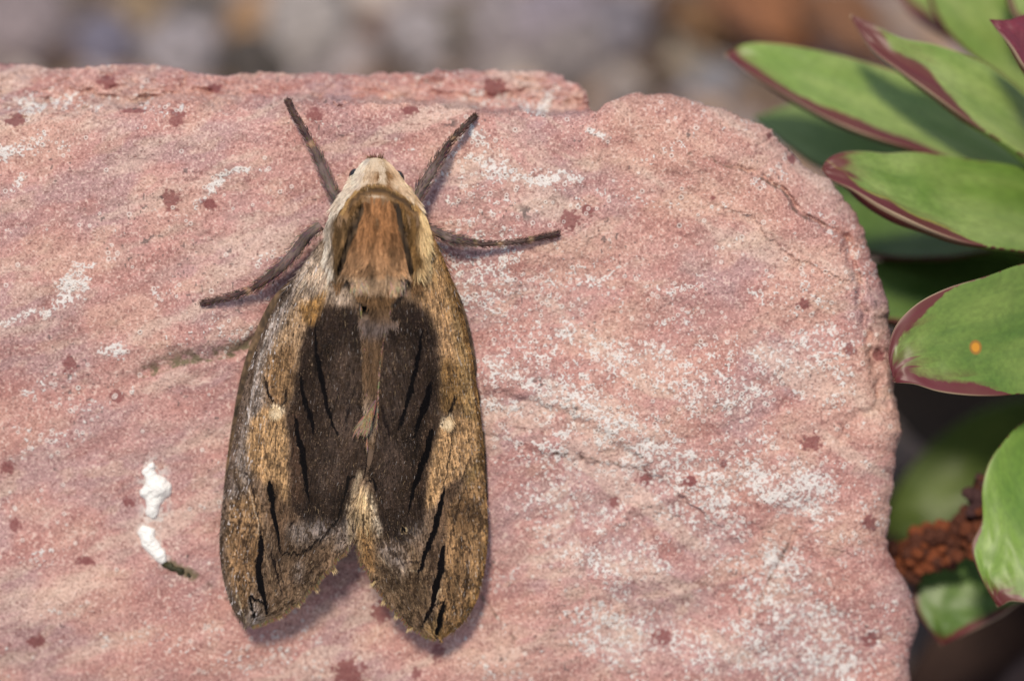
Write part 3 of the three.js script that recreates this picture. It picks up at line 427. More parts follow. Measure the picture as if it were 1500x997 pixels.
const [Px, Pcol, Phgt] = (() => { // the wing pattern, painted flat in the wings' own plan
  const sc = 2.6, w = Math.round(MW * sc), h = Math.round(MH * sc), cv = document.createElement('canvas'); cv.width = w; cv.height = h; const x = cv.getContext('2d');
  x.setTransform(sc, 0, 0, sc, -MX0 * sc, -MY0 * sc); x.lineCap = 'round'; x.lineJoin = 'round';
  const rgb = c => `rgb(${c[0]},${c[1]},${c[2]})`;
  const poly = (c, a, blur = 0, al = 1) => { x.save(); x.filter = blur ? `blur(${blur * sc}px)` : 'none'; x.globalAlpha = al; x.fillStyle = rgb(c); x.beginPath(); for (let i = 0; i < a.length; i += 2) x.lineTo(a[i], a[i + 1]); x.closePath(); x.fill(); x.restore(); };
  const line = (c, a, wd, blur = 0, al = 1) => { x.save(); x.filter = blur ? `blur(${blur * sc}px)` : 'none'; x.globalAlpha = al; x.strokeStyle = rgb(c); x.lineWidth = wd; x.beginPath(); for (let i = 0; i < a.length; i += 2) x.lineTo(a[i], a[i + 1]); x.stroke(); x.restore(); };
  const dart = (c, a, wm, al = 1) => { // thick in the middle, pointed at both ends
    const cu = new THREE.CatmullRomCurve3(P2(a).map(p => V(p[0], p[1], 0))), n = 40, l = [], r = []; for (let i = 0; i <= n; i++) { const t = i / n, p = cu.getPoint(t), g = cu.getTangent(t), k = wm / 2 * Math.pow(Math.sin(Math.PI * clamp(t, 0.02, 0.98)), 0.7) * (0.8 + 0.4 * noise(t * 9, a[0], 3)); l.push(p.x - g.y * k, p.y + g.x * k); r.unshift(p.x + g.y * k, p.y - g.x * k); }
    const rr = []; for (let i = r.length - 2; i >= 0; i -= 2) rr.unshift(r[i], r[i + 1]); const rev = []; for (let i = n; i >= 0; i--) { const t = i / n, p = cu.getPoint(t), g = cu.getTangent(t), k = wm / 2 * Math.pow(Math.sin(Math.PI * clamp(t, 0.02, 0.98)), 0.7); rev.push(p.x + g.y * k, p.y - g.x * k); }
    poly(c, l.concat(rev), 0.5, al);
  };
  const flat = a => { const o = []; for (let i = 0; i < a.length; i += 3) o.push(a[i], a[i + 1]); return o; };
  const DARK = [50, 40, 34], BLK = [11, 9, 10], OCH = [180, 144, 103], BRN = [116, 96, 78], COS = [142, 129, 120], FRO = [158, 147, 142], MID = [92, 72, 56], CRE = [212, 190, 158];
  x.fillStyle = rgb(BRN); x.fillRect(MX0, MY0, MW, MH);
  for (const [cs, out] of [[Lc, -1], [Rc, 1]]) { line(out < 0 ? COS : [146, 118, 80], flat(cs), 60, 5); line(out < 0 ? [88, 74, 64] : [120, 90, 54], flat(cs), 14, 3, 0.9); }
  // left wing
  poly([174, 144, 112], [478, 345, 500, 398, 480, 440, 455, 470, 444, 540, 428, 585, 410, 592, 388, 560, 404, 500, 432, 435, 456, 388], 4);
  poly([196, 178, 160], [470, 352, 505, 400, 524, 430, 510, 452, 470, 440, 440, 440, 430, 415], 6, 0.75);
  poly([132, 104, 74], [388, 520, 432, 500, 436, 560, 420, 596, 398, 592, 384, 560], 4, 0.9);
  poly(DARK, [462, 452, 500, 448, 545, 452, 552, 700, 524, 690, 508, 765, 470, 790, 444, 765, 422, 744, 424, 690, 421, 610, 432, 560, 444, 500], 3.6); poly([72, 60, 53], [486, 520, 528, 505, 534, 620, 500, 690, 470, 740, 462, 690, 476, 600], 7, 0.8); poly([42, 33, 29], [458, 458, 545, 455, 540, 490, 505, 505, 462, 520], 7, 0.75); poly([80, 60, 47], [424, 612, 434, 590, 444, 660, 446, 735, 426, 735], 4, 0.7);
  poly([150, 112, 66], [440, 448, 482, 424, 476, 452, 462, 476, 446, 474], 3, 0.9);
  poly(OCH, [388, 596, 416, 606, 421, 650, 422, 744, 404, 738, 384, 708, 364, 690, 358, 660, 366, 615], 3);
  poly(MID, [388, 700, 424, 742, 440, 770, 424, 806, 404, 812, 386, 750], 4, 0.9);
  poly([104, 84, 66], [424, 790, 500, 775, 516, 790, 470, 848, 402, 902, 384, 880, 388, 820], 4);
  poly(FRO, [418, 772, 460, 758, 500, 770, 480, 790, 430, 800], 6, 0.65); poly(FRO, [428, 828, 444, 822, 440, 856, 430, 850], 4, 0.6); poly(FRO, [494, 770, 520, 730, 520, 790, 490, 812], 5, 0.6);
  poly([148, 117, 85], [332, 735, 378, 730, 384, 795, 374, 838, 366, 880, 352, 906, 330, 850, 324, 800], 4);
  poly([86, 66, 46], [366, 800, 382, 796, 380, 850, 364, 842, 358, 800], 3, 0.75); line([84, 64, 46], [346, 790, 352, 850, 358, 890], 7, 2, 0.55);
  poly([164, 130, 92], [360, 722, 376, 722, 374, 760, 352, 770, 348, 742], 5, 0.8); line([90, 70, 50], [340, 690, 352, 720, 346, 744, 380, 752], 7, 2.5, 0.7);
  line(BLK, [412, 812, 438, 812, 470, 788, 496, 760, 506, 722, 512, 700, 526, 694], 3.4, 0.8, 0.85); line(CRE, [528, 690, 512, 745, 514, 795], 7, 2.5, 0.7);
  dart(BLK, [463, 476, 464, 509, 469, 538, 476, 573, 484, 606, 496, 640], 7.5); dart(BLK, [444, 548, 445, 579, 455, 611, 461, 634], 8.5); dart(BLK, [431, 604, 436, 632, 441, 656, 447, 691, 453, 738], 9); dart(BLK, [391, 704, 394, 719, 401, 758, 409, 814], 8.5);
  dart(BLK, [380, 782, 379, 810, 376, 840, 380, 866, 390, 904], 11); line(BLK, [369, 910, 364, 877, 384, 888, 389, 903], 3.6, 0.4); dart(BLK, [394, 800, 402, 836, 414, 880], 3.4, 0.8); dart(BLK, [405, 590, 404, 640, 402, 700], 1.6, 0.7); dart(BLK, [384, 545, 394, 580, 405, 592], 4.5, 0.8); dart(BLK, [420, 565, 418, 585, 414, 596], 4, 0.7); poly(BLK, [424, 764, 430, 762, 426, 770], 1);
  dart(BLK, [500, 560, 490, 600, 486, 625], 4, 0.55); dart(BLK, [520, 570, 512, 600, 508, 630], 4, 0.5);
  line([188, 160, 130], [527, 458, 531, 500, 535, 580], 1.3, 0.3, 0.7);
  for (const [c, a, wd, al] of [[BLK, [356, 690, 366, 712, 374, 742, 379, 784], 2.2, 0.7], [[196, 180, 160], [360, 716, 368, 738, 376, 768, 377, 782], 2, 0.7], [[58, 44, 34], [340, 700, 346, 720, 341, 742, 350, 758, 344, 780], 4, 0.7], [[62, 47, 36], [352, 792, 362, 812, 356, 836, 366, 852], 4, 0.7], [[204, 184, 150], [343, 876, 350, 894, 358, 913], 2.4, 0.9], [BLK, [402, 812, 408, 836, 414, 858, 419, 882], 1.8, 0.75], [[176, 150, 116], [386, 812, 394, 842, 400, 872], 1.6, 0.5], [[64, 50, 40], [410, 868, 434, 852, 456, 836, 480, 816], 3, 0.5], [[150, 128, 100], [398, 894, 432, 872, 466, 842], 2, 0.5], [[60, 46, 36], [372, 505, 366, 560, 358, 620, 352, 680], 5, 0.45], [[58, 44, 34], [384, 640, 390, 680, 398, 712], 1.6, 0.6], [[210, 204, 198], [404, 455, 388, 500, 372, 560, 360, 620], 2.4, 0.55], [[206, 200, 194], [420, 440, 400, 490, 386, 530], 1.8, 0.45]]) line(c, a, wd, 0.5, al);
  // right wing
  poly([188, 150, 108], [624, 330, 650, 400, 664, 470, 668, 530, 655, 560, 646, 520, 634, 470, 610, 440, 606, 400], 5); poly([206, 172, 124], [622, 335, 640, 380, 640, 420, 620, 420, 612, 380], 5, 0.8);
  poly([134, 102, 62], [650, 520, 672, 540, 678, 590, 660, 608, 646, 600, 642, 560], 4, 0.9);
  poly(DARK, [556, 452, 600, 440, 626, 456, 642, 500, 644, 560, 646, 610, 636, 650, 624, 720, 620, 770, 590, 800, 552, 780, 546, 700, 550, 560], 3.6); poly([72, 60, 52], [562, 520, 604, 500, 598, 600, 586, 700, 560, 760, 556, 640], 7, 0.8); poly([44, 35, 30], [560, 456, 624, 452, 640, 500, 600, 492, 562, 500], 7, 0.7); poly([82, 63, 48], [626, 620, 636, 600, 634, 640, 612, 740, 600, 745], 4, 0.7);
  poly(OCH, [646, 622, 668, 606, 698, 618, 702, 670, 680, 694, 654, 714, 632, 746, 622, 744, 628, 690, 636, 655], 3);
  poly(MID, [650, 716, 672, 700, 660, 790, 640, 850, 618, 840, 632, 780], 4, 0.8);
  poly([150, 117, 82], [658, 740, 708, 690, 712, 790, 700, 860, 672, 912, 648, 930, 640, 900, 650, 830], 4, 0.95); poly([92, 70, 48], [660, 740, 690, 720, 706, 760, 680, 782, 662, 770], 6, 0.7); line([92, 72, 50], [662, 880, 672, 830, 676, 800], 9, 3, 0.6);
  poly([106, 86, 66], [540, 800, 600, 800, 630, 830, 632, 900, 606, 918, 566, 878, 542, 842], 4); poly(FRO, [545, 800, 580, 790, 600, 815, 590, 850, 574, 830], 6, 0.6); poly(FRO, [588, 775, 620, 765, 614, 790, 596, 800], 5, 0.4);
  line([168, 140, 108], [578, 444, 566, 475, 557, 522, 554, 575, 553, 600], 1.8, 0.3, 0.9); poly([200, 172, 132], [528, 716, 541, 712, 550, 745, 545, 790, 538, 820, 522, 800, 514, 748], 5); poly([206, 190, 165], [538, 716, 548, 726, 560, 780, 552, 790], 3, 0.8); poly([160, 120, 76], [524, 770, 546, 780, 548, 845, 528, 820], 4, 0.8);
  dart(BLK, [620, 480, 617, 505, 612, 531, 601, 573, 592, 606, 586, 630], 7.5); dart(BLK, [632, 556, 630, 570, 625, 589, 615, 618, 606, 642], 9); dart(BLK, [634, 624, 630, 645, 619, 681, 606, 716, 597, 750], 9); dart(BLK, [652, 716, 648, 730, 638, 768, 624, 811, 611, 848], 9);
  dart(BLK, [651, 796, 646, 822, 640, 856, 634, 884, 616, 922], 10); dart(BLK, [651, 884, 648, 900, 642, 920, 636, 940], 8); line(BLK, [636, 890, 650, 884], 2.6, 0.5); dart(BLK, [663, 640, 657, 680, 648, 716], 2.6, 0.8); dart(BLK, [690, 660, 682, 690, 672, 712], 3, 0.6); dart(BLK, [668, 578, 662, 600, 650, 612], 5, 0.8);
  line(BLK, [541, 703, 548, 703, 553, 716], 3.6, 0.6, 0.9); dart(BLK, [560, 590, 566, 615, 572, 640], 5, 0.6); dart(BLK, [588, 610, 582, 640], 4, 0.5); line(BLK, [568, 800, 590, 826, 614, 824], 3, 1, 0.6);
  for (const [c, a, wd, al] of [[BLK, [655, 806, 662, 780, 668, 752, 680, 720], 1.8, 0.6], [[190, 168, 132], [646, 862, 640, 876, 642, 886], 2.4, 0.8], [[60, 46, 34], [676, 905, 682, 860, 686, 810], 5, 0.55], [[60, 46, 34], [700, 870, 704, 820, 702, 770], 4, 0.5], [[62, 48, 36], [664, 758, 684, 744, 704, 740], 5, 0.6], [[204, 188, 158], [668, 640, 676, 700], 1.2, 0.4], [[60, 46, 36], [556, 850, 580, 852, 606, 872, 628, 900], 3, 0.5], [[196, 178, 150], [552, 812, 572, 830, 590, 838, 612, 836], 2, 0.5], [[70, 52, 34], [694, 560, 702, 620, 706, 690], 4, 0.5], [[214, 186, 140], [672, 470, 686, 530, 694, 590], 2, 0.5]]) line(c, a, wd, 0.5, al);
  x.fillStyle = rgb([190, 170, 132]); x.beginPath(); x.arc(592, 776, 6, 0, 7); x.fill(); x.fillStyle = rgb(BLK); x.beginPath(); x.ellipse(592, 776, 3, 4.4, 0.2, 0, 7); x.fill();
  poly(CRE, [396, 592, 414, 592, 418, 604, 412, 613, 398, 611, 394, 602], 1.5); poly(CRE, [648, 613, 658, 606, 665, 614, 662, 626, 648, 628, 644, 622], 1.5);
  const src = x.getImageData(0, 0, w, h).data, col = new Uint8Array(w * h * 4), hg = new Uint8Array(w * h * 4), f = new Float32Array(3);
  for (let j = 0; j < h; j++) for (let i = 0; i < w; i++) {
    const px = MX0 + i / sc, py = MY0 + j / sc, left = px < 545, sl = left ? (px - 545) * 0.16 + 0 : 0;
    const lean = left ? 0.18 : -0.18, ax = px + (py - 600) * lean; // along the veins
    const wx = 3.4 * (noise(px / 9, py / 20, 4) - 0.5) + 2.6 * (noise(px / 4, py / 9, 5) - 0.5) + 1.8 * (noise(px / 1.3, py / 2.5, 16) - 0.5) + 1.6 * (noise(px / 1.7, py / 5, 6) - 0.5), wy = 7 * (noise(ax / 2.2, py / 16, 7) - 0.5);
    const si = clamp(Math.round(i + wx * sc), 0, w - 1), sj = clamp(Math.round(j + wy * sc), 0, h - 1), o = (sj * w + si) * 4;
    const st = noise(ax / 1.5, py / 12, 8), gr = 0.5 * noise(px / 1.4, py / 1.8, 9) + 0.5 * noise(px / 2.6, py / 3.2, 19), bl = fbm(px / 22, py / 30, 3, 10), lum = (src[o] + src[o + 1] + src[o + 2]) / 3;
    let m = 0.56 + 0.40 * st + 0.44 * gr + (lum < 90 ? 0.75 : 0.4) * (bl - 0.5) + 0.02; m = mix(1, m, lum < 90 ? 1.0 : 1.25); if (lum < 30) m = 1; const md = lum < 30 ? 0 : sst(0.50, 0.66, 0.6 * fbm(px / 8, py / 13, 3, 23) + 0.4 * noise(px / 2.6, py / 3.4, 24)) * (lum > 75 ? mix(0.38, 0.66, sst(660, 780, py)) : 0.45);
    // pale scales scattered; more along the front edge of the wing
    const e = left ? sst(60, 16, px - leftEdge(py)) : sst(44, 10, rightEdge(py) - px), pl = sst(0.80, 0.92, noise(ax / 1.4, py / 5.5, 13)) * (0.14 + 0.75 * e * (left ? 1 : 0.55)) * (lum < 30 ? 0.12 : 1), sp = sst(0.80, 0.92, noise(px / 1.3, py / 1.6, 14)) * (lum < 30 ? 0.15 : 0.8), dk = sst(0.16, 0.06, noise(ax / 1.6, py / 6, 15)) * 0.55;
    for (let c = 0; c < 3; c++) { let v = mix(src[o + c] * m, [50, 38, 28][c], md); v = mix(v, [206, 200, 200][c], pl); v = mix(v, [188, 160, 128][c], sp * 0.5); v = mix(v, [30, 24, 22][c], dk); col[(j * w + i) * 4 + c] = clamp(v, 0, 255); }
    col[(j * w + i) * 4 + 3] = 255; const hh = clamp(0.5 * st + 0.5 * gr) * (lum < 30 ? 0.5 : 1) * 255; hg.set([hh, hh, hh, 255], (j * w + i) * 4);
  }
  const look = (px, py) => { const i = clamp(Math.round((px - MX0) * sc), 0, w - 1), j = clamp(Math.round((py - MY0) * sc), 0, h - 1), o = (j * w + i) * 4; return lin(col[o], col[o + 1], col[o + 2]); };
  return [look, dataTex(w, h, col, true), dataTex(w, h, hg, false)];
})();
function edgeAt(a, py) { for (let i = 0; i + 5 < a.length; i += 3) if (py >= a[i + 1] && py <= a[i + 4]) return mix(a[i], a[i + 3], (py - a[i + 1]) / (a[i + 4] - a[i + 1])); return py < a[1] ? a[0] : a[a.length - 3]; }
function leftEdge(py) { return edgeAt(Lc, py); }
function rightEdge(py) { return edgeAt(Rc, py); }

class Fur extends MB { // tapered three sided hairs, two pieces each
  hair(p, dir, up, len, w, bend, c0, c1) {
    const a = V(dir.y, -dir.x, 0.01).normalize(), b = dir.clone().cross(a).normalize(), s = this.count, mid = p.clone().addScaledVector(dir, len * 0.5).addScaledVector(up, bend * len * 0.25), tip = p.clone().addScaledVector(dir, len).addScaledVector(up, -bend * len * 0.1);
    for (const [o, r, c] of [[p, w / 2, c0], [mid, w * 0.42, c0.map((x, i) => (x + c1[i]) / 2)]]) for (let k = 0; k < 3; k++) { const t = k * 2.094, n = a.clone().multiplyScalar(Math.cos(t)).addScaledVector(b, Math.sin(t)); this.v(o.clone().addScaledVector(n, r), undefined, undefined, c); this.n.push(n.x, n.y, n.z); }
    this.v(tip, undefined, undefined, c1); this.n.push(up.x, up.y, up.z);
    for (let k = 0; k < 3; k++) { const k2 = (k + 1) % 3; this.i.push(s + k, s + k2, s + 3 + k, s + k2, s + 3 + k2, s + 3 + k, s + 3 + k, s + 3 + k2, s + 6); }
  }
}
const furMat = new THREE.MeshPhysicalMaterial({ vertexColors: true, roughness: 0.55, specularIntensity: 0.14 });
const scaleMat = new THREE.MeshPhysicalMaterial({ vertexColors: true, roughness: 0.45, specularIntensity: 0.3 });
const wingMat = new THREE.MeshPhysicalMaterial({ map: Pcol, bumpMap: Phgt, bumpScale: 0.00022, roughness: 0.75, specularIntensity: 0.14, side: THREE.DoubleSide });

function wing(name, cs, is, seed, opt = {}) {
  const C = curve3(P3(cs)), I = curve3(P3(is)), nu = 60, nv = 150, mb = new MB(), a = V(0, 0, 0), b = V(0, 0, 0);
  const surf = (u, v) => { C.getPoint(v, a); I.getPoint(v, b); if (opt.scallop && v > 0.6 && v < 0.985) { const w = Math.hypot(a.x - b.x, a.y - b.y) || 1, k = 4.2 * Math.abs(Math.sin((v - 0.6) * 52)) * sst(0.6, 0.66, v) * sst(0.985, 0.95, v) / w; b.x += (a.x - b.x) * k; b.y += (a.y - b.y) * k; } const px = mix(a.x, b.x, u), py = mix(a.y, b.y, u), prof = sst(1, 0.75, v) * sst(-0.05, 0.2, v); let z = mix(a.z, b.z, u) + (opt.bulge ?? 0.95) * Math.pow(Math.sin(Math.PI * clamp(u)), 0.8) * prof; z += (opt.veins ?? 0.15) * Math.sin(u * 22 + v * 3) * prof * sst(0, 0.1, u) * sst(1, 0.9, u) + 0.34 * (fbm(u * 3 + seed, v * 5, 2, seed) - 0.5) * sst(0, 0.12, u); return S(px, py, z); };
  mb.grid(nu, nv, (u, v) => { const p = surf(u, v); return [p, ...uvWing(p)]; });
  mb.grid(nu, nv, (u, v) => { const p = surf(u, v), e = Math.min(u, 1 - u, v * 2, (1 - v) * 2); p.z -= 0.05 * sst(0, 0.06, e) + 0.01; return [p, ...uvWing(p)]; }, true);
  const g = mb.geo(mothBase), n = g.attributes.normal; if (n.getZ(30 + 61 * 70) < 0) { const ix = g.index.array; for (let i = 0; i < ix.length; i += 3) { const t = ix[i]; ix[i] = ix[i + 1]; ix[i + 1] = t; } g.computeVertexNormals(); }
  const m = part(name, g, opt.mat || wingMat, moth, opt.label); m.surf = surf; return m;
}
const hindMat = new THREE.MeshStandardMaterial({ color: new THREE.Color(.26, .17, .095), map: speckTex, roughness: 0.8, side: THREE.DoubleSide });
wing('hindwing', [440, 400, 3.2, 404, 430, 1.98, 376, 480, 0.8, 355, 540, -0.35, 341, 610, -1.4, 331, 680, -1.8, 326, 730, -2.1], [470, 430, 3.98, 450, 480, 3, 430, 540, 1.95, 400, 600, 0.5, 380, 660, -0.3, 350, 710, -1.3, 328, 734, -2.1], 3, { bulge: 0.3, mat: hindMat });
wing('hindwing', [650, 392, 3.2, 672, 430, 2.07, 688, 480, 0.9, 699, 540, -0.25, 708, 610, -1.3, 713, 680, -1.8, 715, 730, -2.1], [620, 430, 3.98, 630, 480, 3, 640, 540, 1.95, 660, 600, 0.5, 676, 660, -0.3, 700, 710, -1.3, 713, 734, -2.1], 4, { bulge: 0.3, mat: hindMat });
const wl = wing('forewing', Lc, Li, 5, { scallop: true }), wr = wing('forewing', Rc, Ri, 6, { scallop: true });

// flattened scales and hairs over each forewing, coloured by the pattern under them
function wingScales(w, seed, lean) {
  const f = new Fur(), r = rng(seed), up = V(0, 0, 1);
  for (let i = 0; i < 5200; i++) {
    const u = Math.pow(r(), 0.95), v = r(), p = w.surf(u, v), q = w.surf(u, Math.min(1, v + 0.02)), pl = plan(p); if (pl[1] < 395 && r() < 0.3) continue;
    const d = q.clone().sub(p); if (d.lengthSq() < 1e-8) continue; d.normalize();
    let len = 0.26 + r() * 0.3, wd = 0.055, lift = 0.03 + r() * 0.10, c = Px(pl[0], pl[1]), k = 0.55 + r() * 0.75; { const e = plan(p.clone().addScaledVector(d, len)), ct = Px(e[0], e[1]); if (ct[0] + ct[1] + ct[2] < 0.03 || c[0] + c[1] + c[2] < 0.03) continue; } const lum = c[0] + c[1] + c[2];
    const shoulder = sst(470, 380, pl[1]), inner = Math.exp(-Math.pow((pl[0] - 528) / 20, 2) - Math.pow((pl[1] - 765) / 52, 2)), rim = Math.min(u, 1 - u) < 0.03;
        if (shoulder > 0.1) { len += shoulder * 0.7; lift += 0.1 * shoulder; }
    if (inner > 0.25) { len += inner * 0.9; lift += inner * 0.25; }
    if (rim) { len += 0.25; d.x += (u < 0.5 ? lean : -lean) * 0.5; }
    if (r() < 0.045) { const t = r() < 0.5 ? [.50, .46, .44] : [.46, .33, .19]; c = c.map((x, n) => mix(x, t[n], 0.55)); }
    d.x += (r() - 0.5) * 0.5; d.z += lift * 1.2; d.normalize(); const c0 = c.map(x => x * k * 0.85), c1 = c.map(x => Math.min(0.9, x * k * 1.25));
    f.hair(p.add(V(0, 0, 0.01)), d, up, len, wd * (0.7 + r() * 0.6), 0.3 * r(), c0, c1);
  }
  for (let i = 0; i < 240; i++) { const v = 0.03 + 0.30 * r(), p = w.surf(1, v), q = w.surf(1, v + 0.01), d = q.sub(p).normalize(), c = [.36, .25, .16].map(x => x * (0.4 + 0.9 * r())); d.x += (r() - 0.5) * 0.3; d.normalize(); f.hair(p.add(V(0, 0, 0.03)), d, up, 0.5 + 0.5 * r(), 0.05, 0.1, c, c.map(x => x * 1.2)); }
  const m = part('wing_scales', f.geo(mothBase), scaleMat, w); m.userData.kind = 'stuff'; return m;
}
wingScales(wl, 301, -1); wingScales(wr, 302, 1);
{ // ragged pale fringe ticks on the outer margins
  for (const [w, list] of [[wl, [[461, 861], [434, 884], [406, 900], [487, 834]]], [wr, [[548, 853], [565, 880], [583, 902], [603, 919]]]]) {
    const f = new Fur(), r = rng(list[0][0]);
    for (const [px, py] of list) for (let i = 0; i < 16; i++) { const left = w === wl, p = S(px + (r() - 0.5) * 6, py - 3 + (r() - 0.5) * 4, left ? mix(2.6, 0.2, (py - 830) / 75) : mix(2.7, 0.6, (py - 850) / 70)); f.hair(p, V((left ? 0.45 : -0.5) + (r() - 0.5) * 0.4, -0.8, 0.1).normalize(), V(0, 0, 1), 0.55 + r() * 0.35, 0.07, 0.1, [.40, .27, .12], [.66, .50, .28]); }
    for (let i = 0; i < 900; i++) { const v = 0.60 + 0.39 * r(), p = w.surf(1, v), pl = plan(p); if (pl[1] < 800) continue; const c = [.13, .085, .045].map(x => x * (0.6 + r())); f.hair(p, V((w === wl ? 0.5 : -0.5) + (r() - 0.5) * 0.5, -0.8, -0.1 + r() * 0.2).normalize(), V(0, 0, 1), 0.25 + r() * 0.3, 0.06, 0.1, c, c.map(x => x * 1.5)); }
    part('wing_fringe', f.geo(mothBase), furMat, w).userData.kind = 'stuff';
  }
}
{ // cream tufts, one in each forewing
  for (const [w, x0, y0, z0, rx, ry] of [[wl, 406, 601, 0, 9, 8], [wr, 654, 617, 0, 8, 10]]) {
    let best = [0.3, 0.5], bd = 1e9; for (let u = 0.05; u < 0.95; u += 0.02) for (let v = 0.2; v < 0.8; v += 0.01) { const q = plan(w.surf(u, v)), d = Math.hypot(q[0] - x0, q[1] - y0); if (d < bd) { bd = d; best = [u, v]; } }
    const c = w.surf(...best), f = new Fur(), r = rng(x0);
    for (let i = 0; i < 420; i++) { const a = r() * 6.283, q = Math.sqrt(r()), p = c.clone().add(V(Math.cos(a) * q * rx / 15, Math.sin(a) * q * ry / 15, 0.16 * (1 - q * q))); if (r() < 0.35 * q) continue; const k = 0.75 + 0.4 * r(), t = [.62, .44, .25].map((v, n) => mix(v, [.84, .68, .46][n], sst(1, 0.4, q + 0.4 * (noise(p.x * 3, p.y * 3, 8) - 0.5))) * k); f.hair(p, V(Math.cos(a) * q * 0.5 + (r() - .5) * .3, -0.75 + 0.25 * Math.sin(a) * q, 0.16).normalize(), V(0, 0, 1), 0.34 + 0.3 * r(), 0.07, 0.5, t.map(v => v * 0.8), t); }
    part('pale_spot', f.geo(mothBase), furMat, w, 'small raised cream tuft');
  }
}

// body: one continuous skin from head to tail, lower down under the fur
const BODY = table([[229, 550, 8, 4.2, 3.2], [238, 550, 20, 5.1, 2.4], [250, 551, 29, 5.8, 2.0], [264, 552, 39, 6.4, 1.7], [282, 553, 53, 7.2, 1.4], [300, 553, 65, 7.9, 1.2], [330, 553, 76, 8.6, 1.0], [380, 553, 78, 8.9, 1.0], [415, 552, 68, 8.2, 1.2], [450, 551, 50, 7.3, 1.4], [500, 549, 42, 6.5, 1.2], [600, 546, 38, 5.6, 0.4], [700, 542, 30, 4.4, -0.8], [780, 536, 14, 2.9, -1.2], [800, 535, 3, 2.0, 1.2]]);
const GL = P2([530, 304, 527, 316, 516, 340, 507, 366, 497, 398]), GR = P2([582, 302, 588, 333, 596, 366, 603, 402]), GC = P2([508, 312, 515, 297, 528, 284, 543, 277.5, 559, 278, 575, 285, 592, 294, 607, 308]), CR1 = P2([507, 416, 512, 436, 523, 449, 536, 455]), CR2 = P2([597, 414, 590, 436, 576, 452]);
function bodyTop(px, py) {
  const [c, w, zt, zb] = BODY(py), q = clamp((px - c) / w, -1, 1), m = (zt + zb) / 2; let z = m + (zt - m) * Math.sqrt(1 - q * q);
  for (const [l, wd, dp] of [[GL, 5.5, 1.1], [GR, 5.5, 1.1], [GC, 4.5, 0.5], [CR1, 7.5, 1.5], [CR2, 7.5, 1.5]]) { const d = lineDist(px, py, l)[0]; if (d < 18) z -= dp * Math.exp(-d * d / wd / wd); }
  return z;
}
{
  const mb = new MB(), nu = 48, nv = 150;
  mb.grid(nu, nv, (u, v) => { const py = mix(231, 800, v), [c, w, zt, zb] = BODY(py), a = u * Math.PI * 2, m = (zt + zb) / 2, px = c + w * Math.cos(a); let z = Math.sin(a) >= 0 ? bodyTop(px, py) : m + (zt - m) * Math.sin(a); const p = S(px, py, z); let dark = py > 430 ? [.15, .10, .07] : py < 290 ? [.62, .49, .35] : [.20, .12, .06]; const gd = Math.min(...[GL, GR, CR1, CR2].map(l => lineDist(px, py, l)[0])), gc = lineDist(px, py, GC)[0]; if (Math.sin(a) > 0) { dark = dark.map((x, n) => mix(x, [.24, .13, .05][n], sst(12, 6, gc))); dark = dark.map(x => mix(x, x * 0.12, sst(8, 4, gd))); dark = dark.map(x => mix(x, x * 0.3, sst(5, 2, gc + 4 * (noise(px / 9, py / 9, 77) - 0.5)))); } return [p, u * 3, v * 20, dark]; });
  const g = mb.geo(mothBase); const n = g.attributes.normal; if (n.getZ(60 * 49 + 12) < 0) { const ix = g.index.array; for (let i = 0; i < ix.length; i += 3) { const t = ix[i]; ix[i] = ix[i + 1]; ix[i + 1] = t; } g.computeVertexNormals(); }
  part('body', g, new THREE.MeshStandardMaterial({ vertexColors: true, roughness: 0.9 }), moth);
}
